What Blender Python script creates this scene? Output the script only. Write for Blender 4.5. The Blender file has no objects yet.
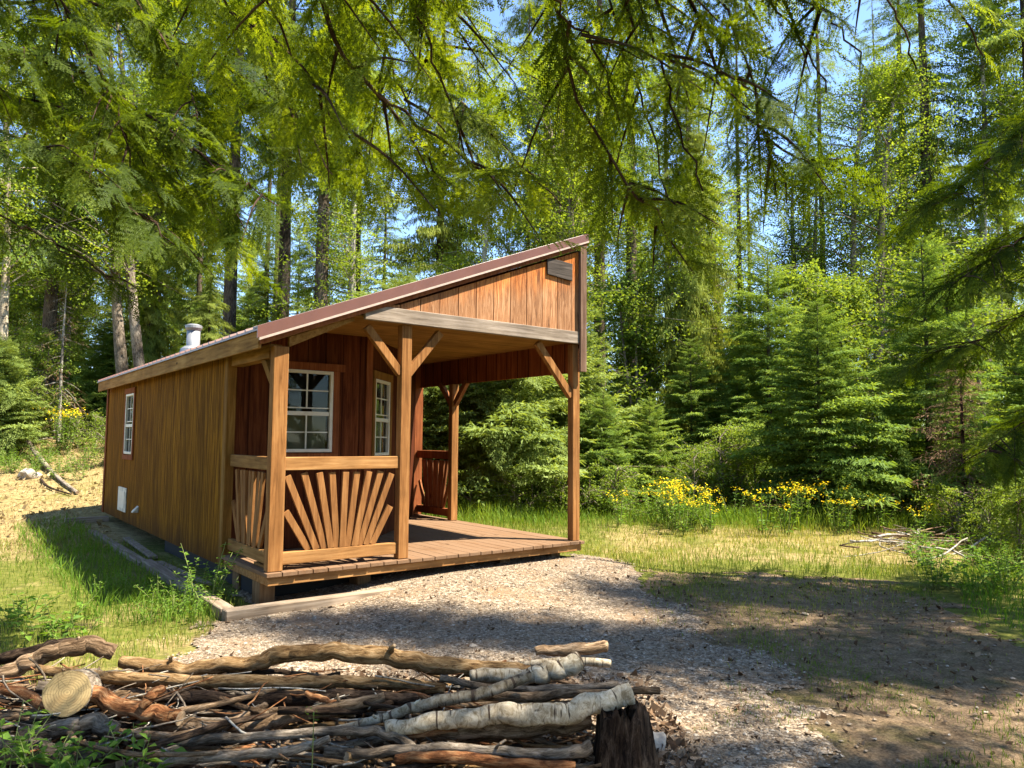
import bpy, bmesh, math, random
import numpy as np
from mathutils import Vector, Matrix

rng = np.random.default_rng(11)
random.seed(5)
S = bpy.context.scene
COL = S.collection
R = math.radians

# ------------------------------------------------------------------ camera
F_PX, PITCH, ROLL, CAM_H = 740.0, R(4.33), R(0.45), 1.5
cf = np.array([0, math.cos(PITCH), math.sin(PITCH)])
cu0 = np.array([0, -math.sin(PITCH), math.cos(PITCH)])
cr0 = np.array([1.0, 0, 0])
cr = cr0 * math.cos(ROLL) + cu0 * math.sin(ROLL)
cu = cu0 * math.cos(ROLL) - cr0 * math.sin(ROLL)
EYE = np.array([0, 0, CAM_H])
def at(px, py, d):
    """point at forward distance d that the photograph shows at px, py"""
    ray = cf + cr * (px - 512) / F_PX - cu * (py - 384) / F_PX
    return EYE + ray * (d / ray[1])
cam = bpy.data.objects.new('camera', bpy.data.cameras.new('camera'))
COL.objects.link(cam)
M = Matrix.Identity(4)
for i in range(3):
    M[i][0], M[i][1], M[i][2], M[i][3] = cr[i], cu[i], -cf[i], EYE[i]
cam.matrix_world = M
cam.data.sensor_width = 36; cam.data.lens = 36 * F_PX / 1024
cam.data.clip_start = 0.05; cam.data.clip_end = 2000
S.camera = cam

# ------------------------------------------------------------------ light
SUN = Vector((0.575, -0.10, 1.0)).normalized()
w = bpy.data.worlds.new('World'); S.world = w; w.use_nodes = True
nt = w.node_tree; nt.nodes.clear()
out = nt.nodes.new('ShaderNodeOutputWorld'); bg = nt.nodes.new('ShaderNodeBackground'); sky = nt.nodes.new('ShaderNodeTexSky')
sky.sky_type = 'NISHITA'; sky.sun_disc = False
sky.sun_elevation = math.asin(SUN.z); sky.sun_rotation = math.atan2(SUN.x, SUN.y)
sky.altitude = 800; sky.air_density = 1.0; sky.dust_density = 0.15; sky.ozone_density = 4.0
bg.inputs['Strength'].default_value = 0.105
nt.links.new(sky.outputs[0], bg.inputs[0]); nt.links.new(bg.outputs[0], out.inputs[0])
sl = bpy.data.objects.new('sun', bpy.data.lights.new('sun', 'SUN')); COL.objects.link(sl)
sl.data.energy = 5.0; sl.data.angle = R(0.53); sl.data.color = (1.0, 0.92, 0.77)
sl.rotation_euler = SUN.to_track_quat('Z', 'Y').to_euler()
sl.location = (10, 0, 30)
S.view_settings.view_transform = 'Standard'; S.view_settings.look = 'None'
S.view_settings.exposure = 2.05; S.view_settings.gamma = 1.0
S.render.engine = 'CYCLES'
S.cycles.max_bounces = 8; S.cycles.diffuse_bounces = 6; S.cycles.glossy_bounces = 2
S.cycles.transmission_bounces = 3; S.cycles.transparent_max_bounces = 4
S.cycles.caustics_reflective = False; S.cycles.caustics_refractive = False
S.cycles.use_denoising = True
S.cycles.sample_clamp_indirect = 4

# ------------------------------------------------------------------ materials
def new_mat(name):
    m = bpy.data.materials.new(name); m.use_nodes = True
    n = m.node_tree; n.nodes.clear()
    o = n.nodes.new('ShaderNodeOutputMaterial')
    return m, n, o
def ramp(n, stops):
    r = n.nodes.new('ShaderNodeValToRGB'); e = r.color_ramp.elements
    e[0].position, e[0].color = stops[0][0], (*stops[0][1], 1)
    e[1].position, e[1].color = stops[-1][0], (*stops[-1][1], 1)
    for p, c in stops[1:-1]:
        k = e.new(p); k.color = (*c, 1)
    return r
def coords(n, attr, stretch):
    if attr:
        a = n.nodes.new('ShaderNodeAttribute'); a.attribute_name = attr; s = a.outputs['Vector']
    else:
        a = n.nodes.new('ShaderNodeTexCoord'); s = a.outputs['Object']
    mp = n.nodes.new('ShaderNodeMapping'); mp.inputs['Scale'].default_value = stretch
    n.links.new(s, mp.inputs['Vector']); return mp.outputs[0]
def noise(n, vec, scale, detail=5, rough=.6, dist=0):
    t = n.nodes.new('ShaderNodeTexNoise'); t.inputs['Scale'].default_value = scale
    t.inputs['Detail'].default_value = detail; t.inputs['Roughness'].default_value = rough
    t.inputs['Distortion'].default_value = dist
    n.links.new(vec, t.inputs['Vector']); return t.outputs['Fac']
def mixc(n, fac, a, b, mode='MIX'):
    m = n.nodes.new('ShaderNodeMix'); m.data_type = 'RGBA'; m.blend_type = mode
    for s, v in ((m.inputs['Factor'], fac), (m.inputs['A'], a), (m.inputs['B'], b)):
        if hasattr(v, 'links') or isinstance(v, bpy.types.NodeSocket): n.links.new(v, s)
        else: s.default_value = v if not isinstance(v, tuple) else (*v, 1)
    return m.outputs['Result']
def math_n(n, op, a, b=0.0, c=None):
    m = n.nodes.new('ShaderNodeMath'); m.operation = op
    for i, v in enumerate((a, b) if c is None else (a, b, c)):
        if isinstance(v, bpy.types.NodeSocket): n.links.new(v, m.inputs[i])
        else: m.inputs[i].default_value = v
    return m.outputs[0]
def finish(n, o, col, rough=.8, bump=None, bump_s=.3, bump_d=.01, spec=.3, metal=0):
    p = n.nodes.new('ShaderNodeBsdfPrincipled')
    if isinstance(col, tuple): p.inputs['Base Color'].default_value = (*col, 1)
    else: n.links.new(col, p.inputs['Base Color'])
    if isinstance(rough, bpy.types.NodeSocket): n.links.new(rough, p.inputs['Roughness'])
    else: p.inputs['Roughness'].default_value = rough
    p.inputs['Specular IOR Level'].default_value = spec; p.inputs['Metallic'].default_value = metal
    if bump is not None:
        b = n.nodes.new('ShaderNodeBump'); b.inputs['Strength'].default_value = bump_s; b.inputs['Distance'].default_value = bump_d
        n.links.new(bump, b.inputs['Height']); n.links.new(b.outputs[0], p.inputs['Normal'])
    n.links.new(p.outputs[0], o.inputs['Surface']); return p

def wood(name, dark, mid, light, axis, attr=None, scale=9, rough=.75, grey=None, grey_amt=.0, spec=.3):
    m, n, o = new_mat(name)
    st = [1.0, 1.0, 1.0]; st[axis] = .06
    v = coords(n, attr, st)
    f1 = noise(n, v, scale * 3, 6, .65, .6); f2 = noise(n, coords(n, attr, (1, 1, 1) if attr is None else (1, 1, .3)), 2.3, 4, .6)
    c = ramp(n, [(.28, dark), (.5, mid), (.72, light)]); n.links.new(f1, c.inputs[0])
    var = ramp(n, [(.3, (.72, .70, .68)), (.7, (1.12, 1.1, 1.06))]); n.links.new(f2, var.inputs[0])
    col = mixc(n, 1.0, c.outputs[0], var.outputs[0], 'MULTIPLY')
    if grey:
        gf = ramp(n, [(.5 - grey_amt * .5, (0, 0, 0)), (.72 - grey_amt * .4, (1, 1, 1))])
        n.links.new(noise(n, coords(n, attr, tuple(1.0 if k != axis else .3 for k in range(3))), 5, 6, .7), gf.inputs[0])
        col = mixc(n, gf.outputs[0], col, grey)
    kn = n.nodes.new('ShaderNodeTexVoronoi'); kn.inputs['Scale'].default_value = 4.5
    n.links.new(coords(n, attr, tuple(1.0 if k != axis else .35 for k in range(3))), kn.inputs['Vector'])
    kf = ramp(n, [(.03, (1, 1, 1)), (.09, (0, 0, 0))]); n.links.new(kn.outputs['Distance'], kf.inputs[0])
    col = mixc(n, kf.outputs[0], col, tuple(x * .45 for x in dark))
    finish(n, o, col, .9, f1, .5, .004, spec * .3); return m

def siding(name, dark, mid, light, horiz, pitch, stain=None, rough=.7, groove=.35):
    """plywood siding with vertical grooves every pitch metres; horiz = direction across the grooves in object space"""
    m, n, o = new_mat(name)
    tc = n.nodes.new('ShaderNodeTexCoord')
    dp = n.nodes.new('ShaderNodeVectorMath'); dp.operation = 'DOT_PRODUCT'; dp.inputs[1].default_value = (*horiz, 0)
    n.links.new(tc.outputs['Object'], dp.inputs[0])
    fr = math_n(n, 'FRACT', math_n(n, 'MULTIPLY', dp.outputs['Value'], 1 / pitch))
    pp = math_n(n, 'ABSOLUTE', math_n(n, 'SUBTRACT', fr, .5))
    g = ramp(n, [(.455, (0, 0, 0)), (.48, (1, 1, 1))]); n.links.new(pp, g.inputs[0])
    idn = n.nodes.new('ShaderNodeTexWhiteNoise'); idn.noise_dimensions = '1D'
    n.links.new(math_n(n, 'FLOOR', math_n(n, 'ADD', math_n(n, 'MULTIPLY', dp.outputs['Value'], 1 / pitch), 0)), idn.inputs['W'])
    v = coords(n, None, (1, 1, .05))
    f1 = noise(n, v, 30, 6, .7, .5); f2 = noise(n, coords(n, None, (1, 1, .22)), 2.2, 5, .65)
    c = ramp(n, [(.36, dark), (.5, mid), (.64, light)]); n.links.new(f1, c.inputs[0])
    vv = ramp(n, [(.0, (.80, .80, .80)), (1., (1.12, 1.12, 1.1))]); n.links.new(idn.outputs['Value'], vv.inputs[0])
    col = mixc(n, 1., c.outputs[0], vv.outputs[0], 'MULTIPLY')
    st = ramp(n, [(.42, (0, 0, 0)), (.68, (1, 1, 1))]); n.links.new(f2, st.inputs[0])
    col = mixc(n, math_n(n, 'MULTIPLY', st.outputs[0], .6), col, stain or dark)
    col = mixc(n, math_n(n, 'MULTIPLY', g.outputs[0], groove), col, tuple(x * .25 for x in dark))
    h = math_n(n, 'SUBTRACT', math_n(n, 'MULTIPLY', f1, .25), g.outputs[0])
    # damp and mud splash along the foot of the boards, in uneven tongues
    sp = n.nodes.new('ShaderNodeSeparateXYZ'); n.links.new(tc.outputs['Object'], sp.inputs[0])
    sk = math_n(n, 'ADD', math_n(n, 'MULTIPLY', math_n(n, 'SUBTRACT', .42, sp.outputs['Z']), 2.2), math_n(n, 'MULTIPLY', noise(n, coords(n, None, (1, 1, .3)), 4, 6, .7), .9))
    skr = ramp(n, [(.35, (0, 0, 0)), (.9, (1, 1, 1))]); n.links.new(sk, skr.inputs[0])
    col = mixc(n, math_n(n, 'MULTIPLY', skr.outputs[0], .55), col, tuple(x * .6 + .006 for x in dark))
    finish(n, o, col, .92, h, .8, .006, .06); return m

def plain(name, col, rough=.6, metal=0, var=.15, scale=12, bump=.1, attr=None, spec=.4, stretch=(1, 1, 1)):
    m, n, o = new_mat(name)
    f = noise(n, coords(n, attr, stretch), scale, 6, .65)
    r = ramp(n, [(.3, tuple(x * (1 - var * 1.6) for x in col)), (.7, tuple(min(1, x * (1 + var)) for x in col))]); n.links.new(f, r.inputs[0])
    finish(n, o, r.outputs[0], rough, f, bump, .005, spec, metal); return m

def leaf(name, c_dark, c_mid, c_light, transl=.42, tcol=None, rough=.6, gloss=.006):
    """thin leaves: every clump has its own tone (attribute tint), every plant its own shift"""
    m, n, o = new_mat(name)
    a = n.nodes.new('ShaderNodeAttribute'); a.attribute_name = 'tint'
    oi = n.nodes.new('ShaderNodeObjectInfo')
    r = ramp(n, [(.0, c_dark), (.5, c_mid), (1., c_light)])
    n.links.new(math_n(n, 'ADD', a.outputs['Fac'], math_n(n, 'MULTIPLY', math_n(n, 'SUBTRACT', oi.outputs['Random'], .5), .3)), r.inputs[0])
    df = n.nodes.new('ShaderNodeBsdfDiffuse'); tr = n.nodes.new('ShaderNodeBsdfTranslucent')
    n.links.new(r.outputs[0], df.inputs[0])
    t = tcol or (1.5, 1.35, .55)
    n.links.new(mixc(n, 1., r.outputs[0], t, 'MULTIPLY'), tr.inputs[0])
    mx = n.nodes.new('ShaderNodeMixShader'); mx.inputs[0].default_value = transl
    n.links.new(df.outputs[0], mx.inputs[1]); n.links.new(tr.outputs[0], mx.inputs[2])
    gl = n.nodes.new('ShaderNodeBsdfGlossy'); gl.inputs['Roughness'].default_value = rough
    gl.inputs[0].default_value = (.9, .95, 1, 1)
    m2 = n.nodes.new('ShaderNodeMixShader'); m2.inputs[0].default_value = gloss
    n.links.new(mx.outputs[0], m2.inputs[1]); n.links.new(gl.outputs[0], m2.inputs[2])
    n.links.new(m2.outputs[0], o.inputs['Surface']); return m

def bark(name, c1, c2, c3, scale=6, stretch=(1, 1, .25), bump=.8, lenticel=None, rough=.9, moss=None):
    m, n, o = new_mat(name)
    v = coords(n, 'tc', stretch)
    f = noise(n, v, scale * 8, 9, .75, .6)
    r = ramp(n, [(.38, c1), (.5, c2), (.62, c3)]); n.links.new(f, r.inputs[0]); col = r.outputs[0]
    f2 = noise(n, coords(n, 'tc', (1, 1, .5)), 3.5, 5, .6)
    vr = ramp(n, [(.36, (.42, .40, .38)), (.62, (1.12, 1.12, 1.1))]); n.links.new(f2, vr.inputs[0])
    col = mixc(n, 1., col, vr.outputs[0], 'MULTIPLY')
    if lenticel:
        lf = noise(n, coords(n, 'tc', (5, 5, 42)), 1.2, 3, .5)
        lr = ramp(n, [(.60, (0, 0, 0)), (.65, (1, 1, 1))]); n.links.new(lf, lr.inputs[0])
        col = mixc(n, lr.outputs[0], col, lenticel)
        kf = noise(n, coords(n, 'tc', (9, 9, 7)), 1.2, 5, .65)
        kr = ramp(n, [(.60, (0, 0, 0)), (.67, (1, 1, 1))]); n.links.new(kf, kr.inputs[0])
        col = mixc(n, kr.outputs[0], col, tuple(x * .6 for x in lenticel))
    if moss:
        mf = ramp(n, [(.5, (0, 0, 0)), (.62, (1, 1, 1))]); n.links.new(noise(n, coords(n, 'tc', (1, 1, .6)), 5, 6, .7), mf.inputs[0])
        col = mixc(n, mf.outputs[0], col, moss)
    finish(n, o, col, .95, f, min(1, bump * 1.3), .02, .06); return m

def cutwood(name, c):
    m, n, o = new_mat(name); v = coords(n, None, (1, 1, 1)); f = noise(n, v, 40, 6, .7)
    ln = n.nodes.new('ShaderNodeVectorMath'); ln.operation = 'LENGTH'; n.links.new(v, ln.inputs[0])
    rg = math_n(n, 'FRACT', math_n(n, 'MULTIPLY', math_n(n, 'ADD', ln.outputs['Value'], math_n(n, 'MULTIPLY', noise(n, v, 9, 3, .5), .02)), 95))
    k = math_n(n, 'ADD', math_n(n, 'MULTIPLY', rg, .35), math_n(n, 'MULTIPLY', f, .65))
    r = ramp(n, [(.25, tuple(x * .55 for x in c)), (.5, c), (.72, tuple(x * 1.12 for x in c))]); n.links.new(k, r.inputs[0])
    vo = n.nodes.new('ShaderNodeTexVoronoi'); vo.feature = 'DISTANCE_TO_EDGE'; vo.inputs['Scale'].default_value = 16; n.links.new(v, vo.inputs['Vector'])
    cr_ = ramp(n, [(.006, (1, 1, 1)), (.02, (0, 0, 0))]); n.links.new(vo.outputs['Distance'], cr_.inputs[0])
    st = ramp(n, [(.48, (0, 0, 0)), (.7, (1, 1, 1))]); n.links.new(noise(n, v, 11, 5, .65), st.inputs[0])
    col = mixc(n, math_n(n, 'MULTIPLY', st.outputs[0], .9), r.outputs[0], tuple(x * y for x, y in zip(c, (.55, .45, .4))))
    col = mixc(n, math_n(n, 'MULTIPLY', cr_.outputs[0], .5), col, tuple(x * .25 for x in c))
    finish(n, o, col, .95, k, .5, .004, .05); return m

MT = {}
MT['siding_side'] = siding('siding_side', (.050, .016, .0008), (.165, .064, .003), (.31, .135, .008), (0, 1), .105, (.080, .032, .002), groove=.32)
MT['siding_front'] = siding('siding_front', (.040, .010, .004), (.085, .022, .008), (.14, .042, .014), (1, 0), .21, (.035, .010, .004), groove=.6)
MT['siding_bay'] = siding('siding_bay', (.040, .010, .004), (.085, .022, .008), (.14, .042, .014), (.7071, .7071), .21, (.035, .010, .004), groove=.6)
MT['skirt'] = siding('skirt', (.11, .028, .010), (.20, .055, .018), (.30, .09, .03), (0, 1), .235, (.12, .034, .012), groove=.9)
MT['post'] = wood('post', (.10, .042, .013), (.235, .105, .034), (.36, .185, .068), 2)
MT['rail_u'] = wood('rail_u', (.16, .072, .022), (.29, .145, .052), (.40, .225, .09), 0)
MT['rail_v'] = wood('rail_v', (.12, .055, .015), (.23, .115, .036), (.33, .18, .065), 1)
MT['slat'] = wood('slat', (.13, .052, .017), (.23, .105, .036), (.34, .17, .062), 2)
MT['slat_red'] = wood('slat_red', (.12, .040, .016), (.22, .085, .035), (.33, .15, .07), 2)
MT['deck'] = wood('deck', (.07, .032, .014), (.145, .075, .036), (.22, .13, .066), 1, grey=(.165, .10, .058), grey_amt=.5)
MT['trim_red'] = wood('trim_red', (.12, .035, .013), (.20, .062, .022), (.28, .10, .036), 2)
MT['trim_side'] = wood('trim_side', (.10, .045, .010), (.19, .09, .02), (.28, .15, .04), 2)
MT['grey_beam'] = wood('grey_beam', (.10, .075, .056), (.23, .185, .145), (.36, .30, .25), 0)
MT['grey_board'] = wood('grey_board', (.075, .042, .028), (.135, .082, .056), (.21, .14, .10), 2)
MT['sign'] = wood('sign', (.028, .023, .020), (.066, .055, .048), (.12, .10, .088), 0, scale=14)
MT['ceiling'] = wood('ceiling', (.14, .062, .016), (.25, .125, .036), (.33, .185, .062), 0, scale=5)
MT['fascia'] = wood('fascia', (.14, .066, .016), (.26, .135, .040), (.36, .21, .075), 1)
MT['rake_white'] = plain('rake_white', (.40, .30, .245), .6, var=.12, scale=20)
MT['roof'] = plain('roof', (.125, .048, .032), .42, var=.10, scale=4, bump=.03, spec=.5)
MT['steel'] = plain('steel', (.30, .305, .31), .6, .7, .10, 8, .08)
MT['white'] = plain('white', (.56, .51, .41), .5, var=.07, scale=15, bump=.04)
MT['old_white'] = plain('old_white', (.56, .50, .38), .7, var=.3, scale=9, bump=.15)
MT['blind'] = plain('blind', (.20, .16, .09), .8, var=.08, scale=5)
MT['dark'] = plain('dark', (.012, .010, .008), .9)
MT['pier'] = wood('pier', (.08, .045, .022), (.17, .10, .05), (.26, .165, .09), 2)
MT['timber'] = wood('timber', (.13, .09, .06), (.26, .20, .145), (.38, .31, .24), 0)
MT['timber_v'] = wood('timber_v', (.11, .08, .055), (.22, .17, .125), (.33, .27, .21), 1)
def glass_mat():
    m, n, o = new_mat('glass')
    g = n.nodes.new('ShaderNodeBsdfGlossy'); g.inputs['Roughness'].default_value = .02; g.inputs[0].default_value = (.9, .93, .95, 1)
    t = n.nodes.new('ShaderNodeBsdfTransparent'); t.inputs[0].default_value = (.78, .82, .80, 1)
    fr = n.nodes.new('ShaderNodeFresnel'); fr.inputs[0].default_value = 1.5
    mx = n.nodes.new('ShaderNodeMixShader')
    n.links.new(math_n(n, 'MULTIPLY', fr.outputs[0], .25), mx.inputs[0]); n.links.new(t.outputs[0], mx.inputs[1]); n.links.new(g.outputs[0], mx.inputs[2])
    n.links.new(mx.outputs[0], o.inputs['Surface']); return m
MT['glass'] = glass_mat()
def gable_mat():
    m, n, o = new_mat('gable_boards')
    v = coords(n, None, (1, 1, .09)); f = noise(n, v, 34, 7, .72, 1.2)
    at_ = n.nodes.new('ShaderNodeAttribute'); at_.attribute_name = 'tint'
    c = ramp(n, [(.36, (.12, .028, .005)), (.5, (.42, .125, .018)), (.64, (.58, .22, .045))]); n.links.new(f, c.inputs[0])
    g = ramp(n, [(.3, (.085, .034, .013)), (.5, (.29, .135, .058)), (.7, (.46, .27, .145))]); n.links.new(f, g.inputs[0])
    # bare weathered wood low on the boards, old stain kept higher up
    tc = n.nodes.new('ShaderNodeTexCoord'); sp = n.nodes.new('ShaderNodeSeparateXYZ'); n.links.new(tc.outputs['Object'], sp.inputs[0])
    hz = math_n(n, 'SUBTRACT', sp.outputs['Z'], math_n(n, 'MULTIPLY', sp.outputs['X'], .2))
    k = math_n(n, 'ADD', math_n(n, 'MULTIPLY', math_n(n, 'SUBTRACT', 2.72, hz), 2.2), math_n(n, 'MULTIPLY', noise(n, coords(n, None, (1, 1, .25)), 9, 6, .7), 1.1))
    kr = ramp(n, [(.25, (0, 0, 0)), (1.0, (1, 1, 1))]); n.links.new(k, kr.inputs[0])
    col = mixc(n, kr.outputs[0], c.outputs[0], g.outputs[0])
    tv = ramp(n, [(0, (.78, .76, .74)), (1, (1.12, 1.1, 1.06))]); n.links.new(at_.outputs['Fac'], tv.inputs[0])
    col = mixc(n, 1., col, tv.outputs[0], 'MULTIPLY')
    finish(n, o, col, .8, f, .5, .005, .2); return m
MT['gable'] = gable_mat()
MT['bark_log'] = bark('bark_log', (.06, .036, .020), (.20, .13, .076), (.40, .28, .18))
MT['bark_tan'] = bark('bark_tan', (.07, .036, .016), (.235, .14, .062), (.40, .27, .145), bump=.9)
MT['bark_orange'] = bark('bark_orange', (.07, .026, .012), (.25, .105, .044), (.42, .24, .12), bump=.9)
MT['bark_grey'] = bark('bark_grey', (.07, .052, .038), (.23, .185, .14), (.42, .35, .28))
MT['bark_dark'] = bark('bark_dark', (.012, .008, .006), (.048, .031, .021), (.12, .082, .056), bump=1.)
MT['bark_birch'] = bark('bark_birch', (.20, .15, .09), (.38, .32, .23), (.52, .46, .36), scale=3, stretch=(1, 1, 1.5), bump=.25, lenticel=(.06, .042, .03))
MT['bark_conifer'] = bark('bark_conifer', (.035, .026, .019), (.105, .080, .058), (.19, .15, .115), stretch=(1, 1, .18), bump=1.)
MT['bark_pale'] = bark('bark_pale', (.20, .18, .15), (.36, .33, .28), (.50, .47, .41), scale=3, stretch=(1, 1, 1.2), bump=.4, lenticel=(.06, .05, .04))
MT['bark_cedar'] = bark('bark_cedar', (.028, .015, .010), (.075, .044, .030), (.15, .10, .075), stretch=(1, 1, .12), bump=.9)
MT['cut'] = cutwood('cut_wood', (.32, .235, .115))
MT['cut_old'] = cutwood('cut_old', (.30, .22, .14))
MT['needle_far'] = leaf('needle_far', (0.066, 0.108, 0.017), (0.130, 0.188, 0.027), (0.218, 0.282, 0.041), .42)
MT['needle_yellow'] = leaf('needle_yellow', (0.096, 0.126, 0.021), (0.180, 0.221, 0.035), (0.281, 0.315, 0.058), .40)
MT['needle_fir'] = leaf('needle_fir', (0.068, 0.124, 0.020), (0.144, 0.222, 0.038), (0.254, 0.336, 0.065), .40)
MT['needle_pine'] = leaf('needle_pine', (0.085, 0.125, 0.030), (0.160, 0.220, 0.050), (0.240, 0.300, 0.080), .40)
MT['needle_bough'] = leaf('needle_bough', (.032, .056, .006), (.088, .128, .009), (.20, .25, .018), .56, (1.65, 1.5, .4))
MT['needle_dead'] = leaf('needle_dead', (.10, .050, .026), (.21, .115, .062), (.33, .21, .125), .2, (1, 1, 1))
MT['leaf_tree'] = leaf('leaf_tree', (0.094, 0.152, 0.014), (0.175, 0.244, 0.024), (0.268, 0.343, 0.043), .48)
MT['leaf_bush'] = leaf('leaf_bush', (0.091, 0.145, 0.021), (0.161, 0.228, 0.030), (0.253, 0.331, 0.051), .42)
MT['grass'] = leaf('grass_blade', (.075, .13, .014), (.16, .215, .028), (.38, .34, .09), .38, (1.3, 1.25, .6))
MT['grass_lush'] = leaf('grass_lush', (.05, .115, .012), (.10, .185, .018), (.20, .27, .035), .42)
MT['straw'] = leaf('straw', (.17, .115, .05), (.31, .225, .11), (.45, .35, .19), .3, (1.1, 1.05, .8))
MT['weed'] = leaf('weed', (.06, .13, .018), (.11, .20, .026), (.19, .29, .045), .42)
MT['flower'] = leaf('flower', (.66, .44, .008), (.78, .58, .012), (.85, .68, .03), .35, (1.1, 1.05, .6))
MT['twig'] = plain('twig', (.17, .13, .10), .9, var=.4, scale=30)
MT['twig_pale'] = plain('twig_pale', (.34, .28, .22), .9, var=.35, scale=30)

# ------------------------------------------------------------------ object helpers
def tag(o, label=None, cat=None, group=None, kind=None):
    if label: o['label'] = label
    if cat: o['category'] = cat
    if group: o['group'] = group
    if kind: o['kind'] = kind
    return o
def empty(name, loc=(0, 0, 0), rz=0.0, scale=1.0):
    o = bpy.data.objects.new(name, None); COL.objects.link(o)
    o.location = loc; o.rotation_euler = (0, 0, rz); o.scale = (scale,) * 3
    o.empty_display_size = .2
    return o
def link(name, me, parent=None):
    o = bpy.data.objects.new(name, me); COL.objects.link(o)
    if parent: o.parent = parent
    return o
def arr_mesh(name, verts, faces, mats, tint=None, tc=None, mi=None, smooth=False):
    """mesh from numpy arrays; faces is (n, k)"""
    verts = np.asarray(verts, np.float32).reshape(-1, 3); faces = np.asarray(faces, np.int32)
    me = bpy.data.meshes.new(name); n, k = faces.shape
    me.vertices.add(len(verts)); me.vertices.foreach_set('co', verts.ravel())
    me.loops.add(n * k); me.loops.foreach_set('vertex_index', faces.ravel())
    me.polygons.add(n); me.polygons.foreach_set('loop_start', np.arange(0, n * k, k, dtype=np.int32))
    if mi is not None: me.polygons.foreach_set('material_index', np.asarray(mi, np.int32))
    me.polygons.foreach_set('use_smooth', np.full(n, smooth, bool))
    if tint is not None:
        a = me.attributes.new('tint', 'FLOAT', 'FACE'); a.data.foreach_set('value', np.asarray(tint, np.float32))
    if tc is not None:
        a = me.attributes.new('tc', 'FLOAT_VECTOR', 'POINT'); a.data.foreach_set('vector', np.asarray(tc, np.float32).ravel())
    for m in mats: me.materials.append(m)
    me.update(calc_edges=True)
    return me

class MB:
    """collects boxes, bars and prisms into one mesh"""
    def __init__(s): s.v, s.f, s.t = [], [], []
    def add(s, vs, fs, tint=.5):
        b = len(s.v); s.v += [tuple(map(float, v)) for v in vs]; s.f += [tuple(i + b for i in f) for f in fs]; s.t += [tint] * len(fs); return s
    def box(s, x0, x1, y0, y1, z0, z1, tint=.5):
        return s.add([(x0, y0, z0), (x1, y0, z0), (x1, y1, z0), (x0, y1, z0), (x0, y0, z1), (x1, y0, z1), (x1, y1, z1), (x0, y1, z1)],
                     [(3, 2, 1, 0), (4, 5, 6, 7), (0, 1, 5, 4), (1, 2, 6, 5), (2, 3, 7, 6), (3, 0, 4, 7)], tint)
    def bar(s, p, q, wdt, hgt, side=None, tint=.5):
        """bar from p to q; wdt across 'side' direction, hgt across the other"""
        p, q = Vector(p), Vector(q); d = (q - p).normalized()
        sd = Vector(side) if side else (d.cross(Vector((0, 0, 1))) if abs(d.z) < .95 else Vector((1, 0, 0)))
        sd = (sd - d * sd.dot(d)).normalized(); up = d.cross(sd).normalized()
        c = [(-1, -1), (1, -1), (1, 1), (-1, 1)]
        vs = [a + sd * (i * wdt / 2) + up * (j * hgt / 2) for a in (p, q) for i, j in c]
        return s.add(vs, [(3, 2, 1, 0), (4, 5, 6, 7), (0, 1, 5, 4), (1, 2, 6, 5), (2, 3, 7, 6), (3, 0, 4, 7)], tint)
    def prism(s, poly, axis_vec, tint=.5):
        """extrude a planar polygon (list of points) by axis_vec"""
        n = len(poly); a = [Vector(p) for p in poly]; e = Vector(axis_vec); b = [p + e for p in a]
        fs = [tuple(range(n)), tuple(range(2 * n - 1, n - 1, -1))] + [(i + n, (i + 1) % n + n, (i + 1) % n, i) for i in range(n)]
        return s.add(a + b, fs, tint)
    def tube(s, pts, rad, seg=12, cap=True):
        for k in range(len(pts) - 1):
            pass
        pts = [Vector(p) for p in pts]; b = len(s.v); n = len(pts)
        ref = Vector((0, 0, 1)) if abs((pts[-1] - pts[0]).normalized().z) < .9 else Vector((1, 0, 0))
        for i, p in enumerate(pts):
            d = (pts[min(i + 1, n - 1)] - pts[max(i - 1, 0)]).normalized(); x = d.cross(ref).normalized(); y = d.cross(x)
            for k in range(seg):
                a = 2 * math.pi * k / seg
                s.v.append(tuple(p + (x * math.cos(a) + y * math.sin(a)) * rad[i]))
        for i in range(n - 1):
            for k in range(seg):
                s.f.append((b + i * seg + k, b + i * seg + (k + 1) % seg, b + (i + 1) * seg + (k + 1) % seg, b + (i + 1) * seg + k)); s.t.append(.5)
        if cap:
            s.f.append(tuple(b + k for k in range(seg))[::-1]); s.t.append(.5)
            s.f.append(tuple(b + (n - 1) * seg + k for k in range(seg))); s.t.append(.5)
        return s
    def build(s, name, mat, parent=None, bevel=0.0, tint=False):
        me = bpy.data.meshes.new(name); me.from_pydata(s.v, [], s.f)
        bm = bmesh.new(); bm.from_mesh(me); bmesh.ops.recalc_face_normals(bm, faces=bm.faces); bm.to_mesh(me); bm.free()
        if tint:
            a = me.attributes.new('tint', 'FLOAT', 'FACE'); a.data.foreach_set('value', np.asarray(s.t, np.float32))
        me.materials.append(mat)
        o = link(name, me, parent)
        if bevel:
            b = o.modifiers.new('edge', 'BEVEL'); b.width = bevel; b.segments = 1; b.limit_method = 'ANGLE'
        return o

# ------------------------------------------------------------------ terrain
def sstep(a, b, x):
    t = np.clip((np.asarray(x, float) - a) / (b - a), 0, 1); return t * t * (3 - 2 * t)
_ph = rng.uniform(0, 6.28, (24,)); _dir = rng.uniform(0, 6.28, (24,))
def vnoise(x, y, scale, k0=0, n=6):
    """smooth noise in about -1..1 from a few waves"""
    s = 0
    for k in range(n):
        a = _dir[(k0 + k) % 24]; f = scale * (0.7 + .37 * k)
        s = s + np.sin((x * math.cos(a) + y * math.sin(a)) * f + _ph[(k0 + k) % 24] + 1.3 * np.sin((y * math.cos(a) - x * math.sin(a)) * f * .6 + k)) / (1 + .3 * k)
    return s / 3.0
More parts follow.
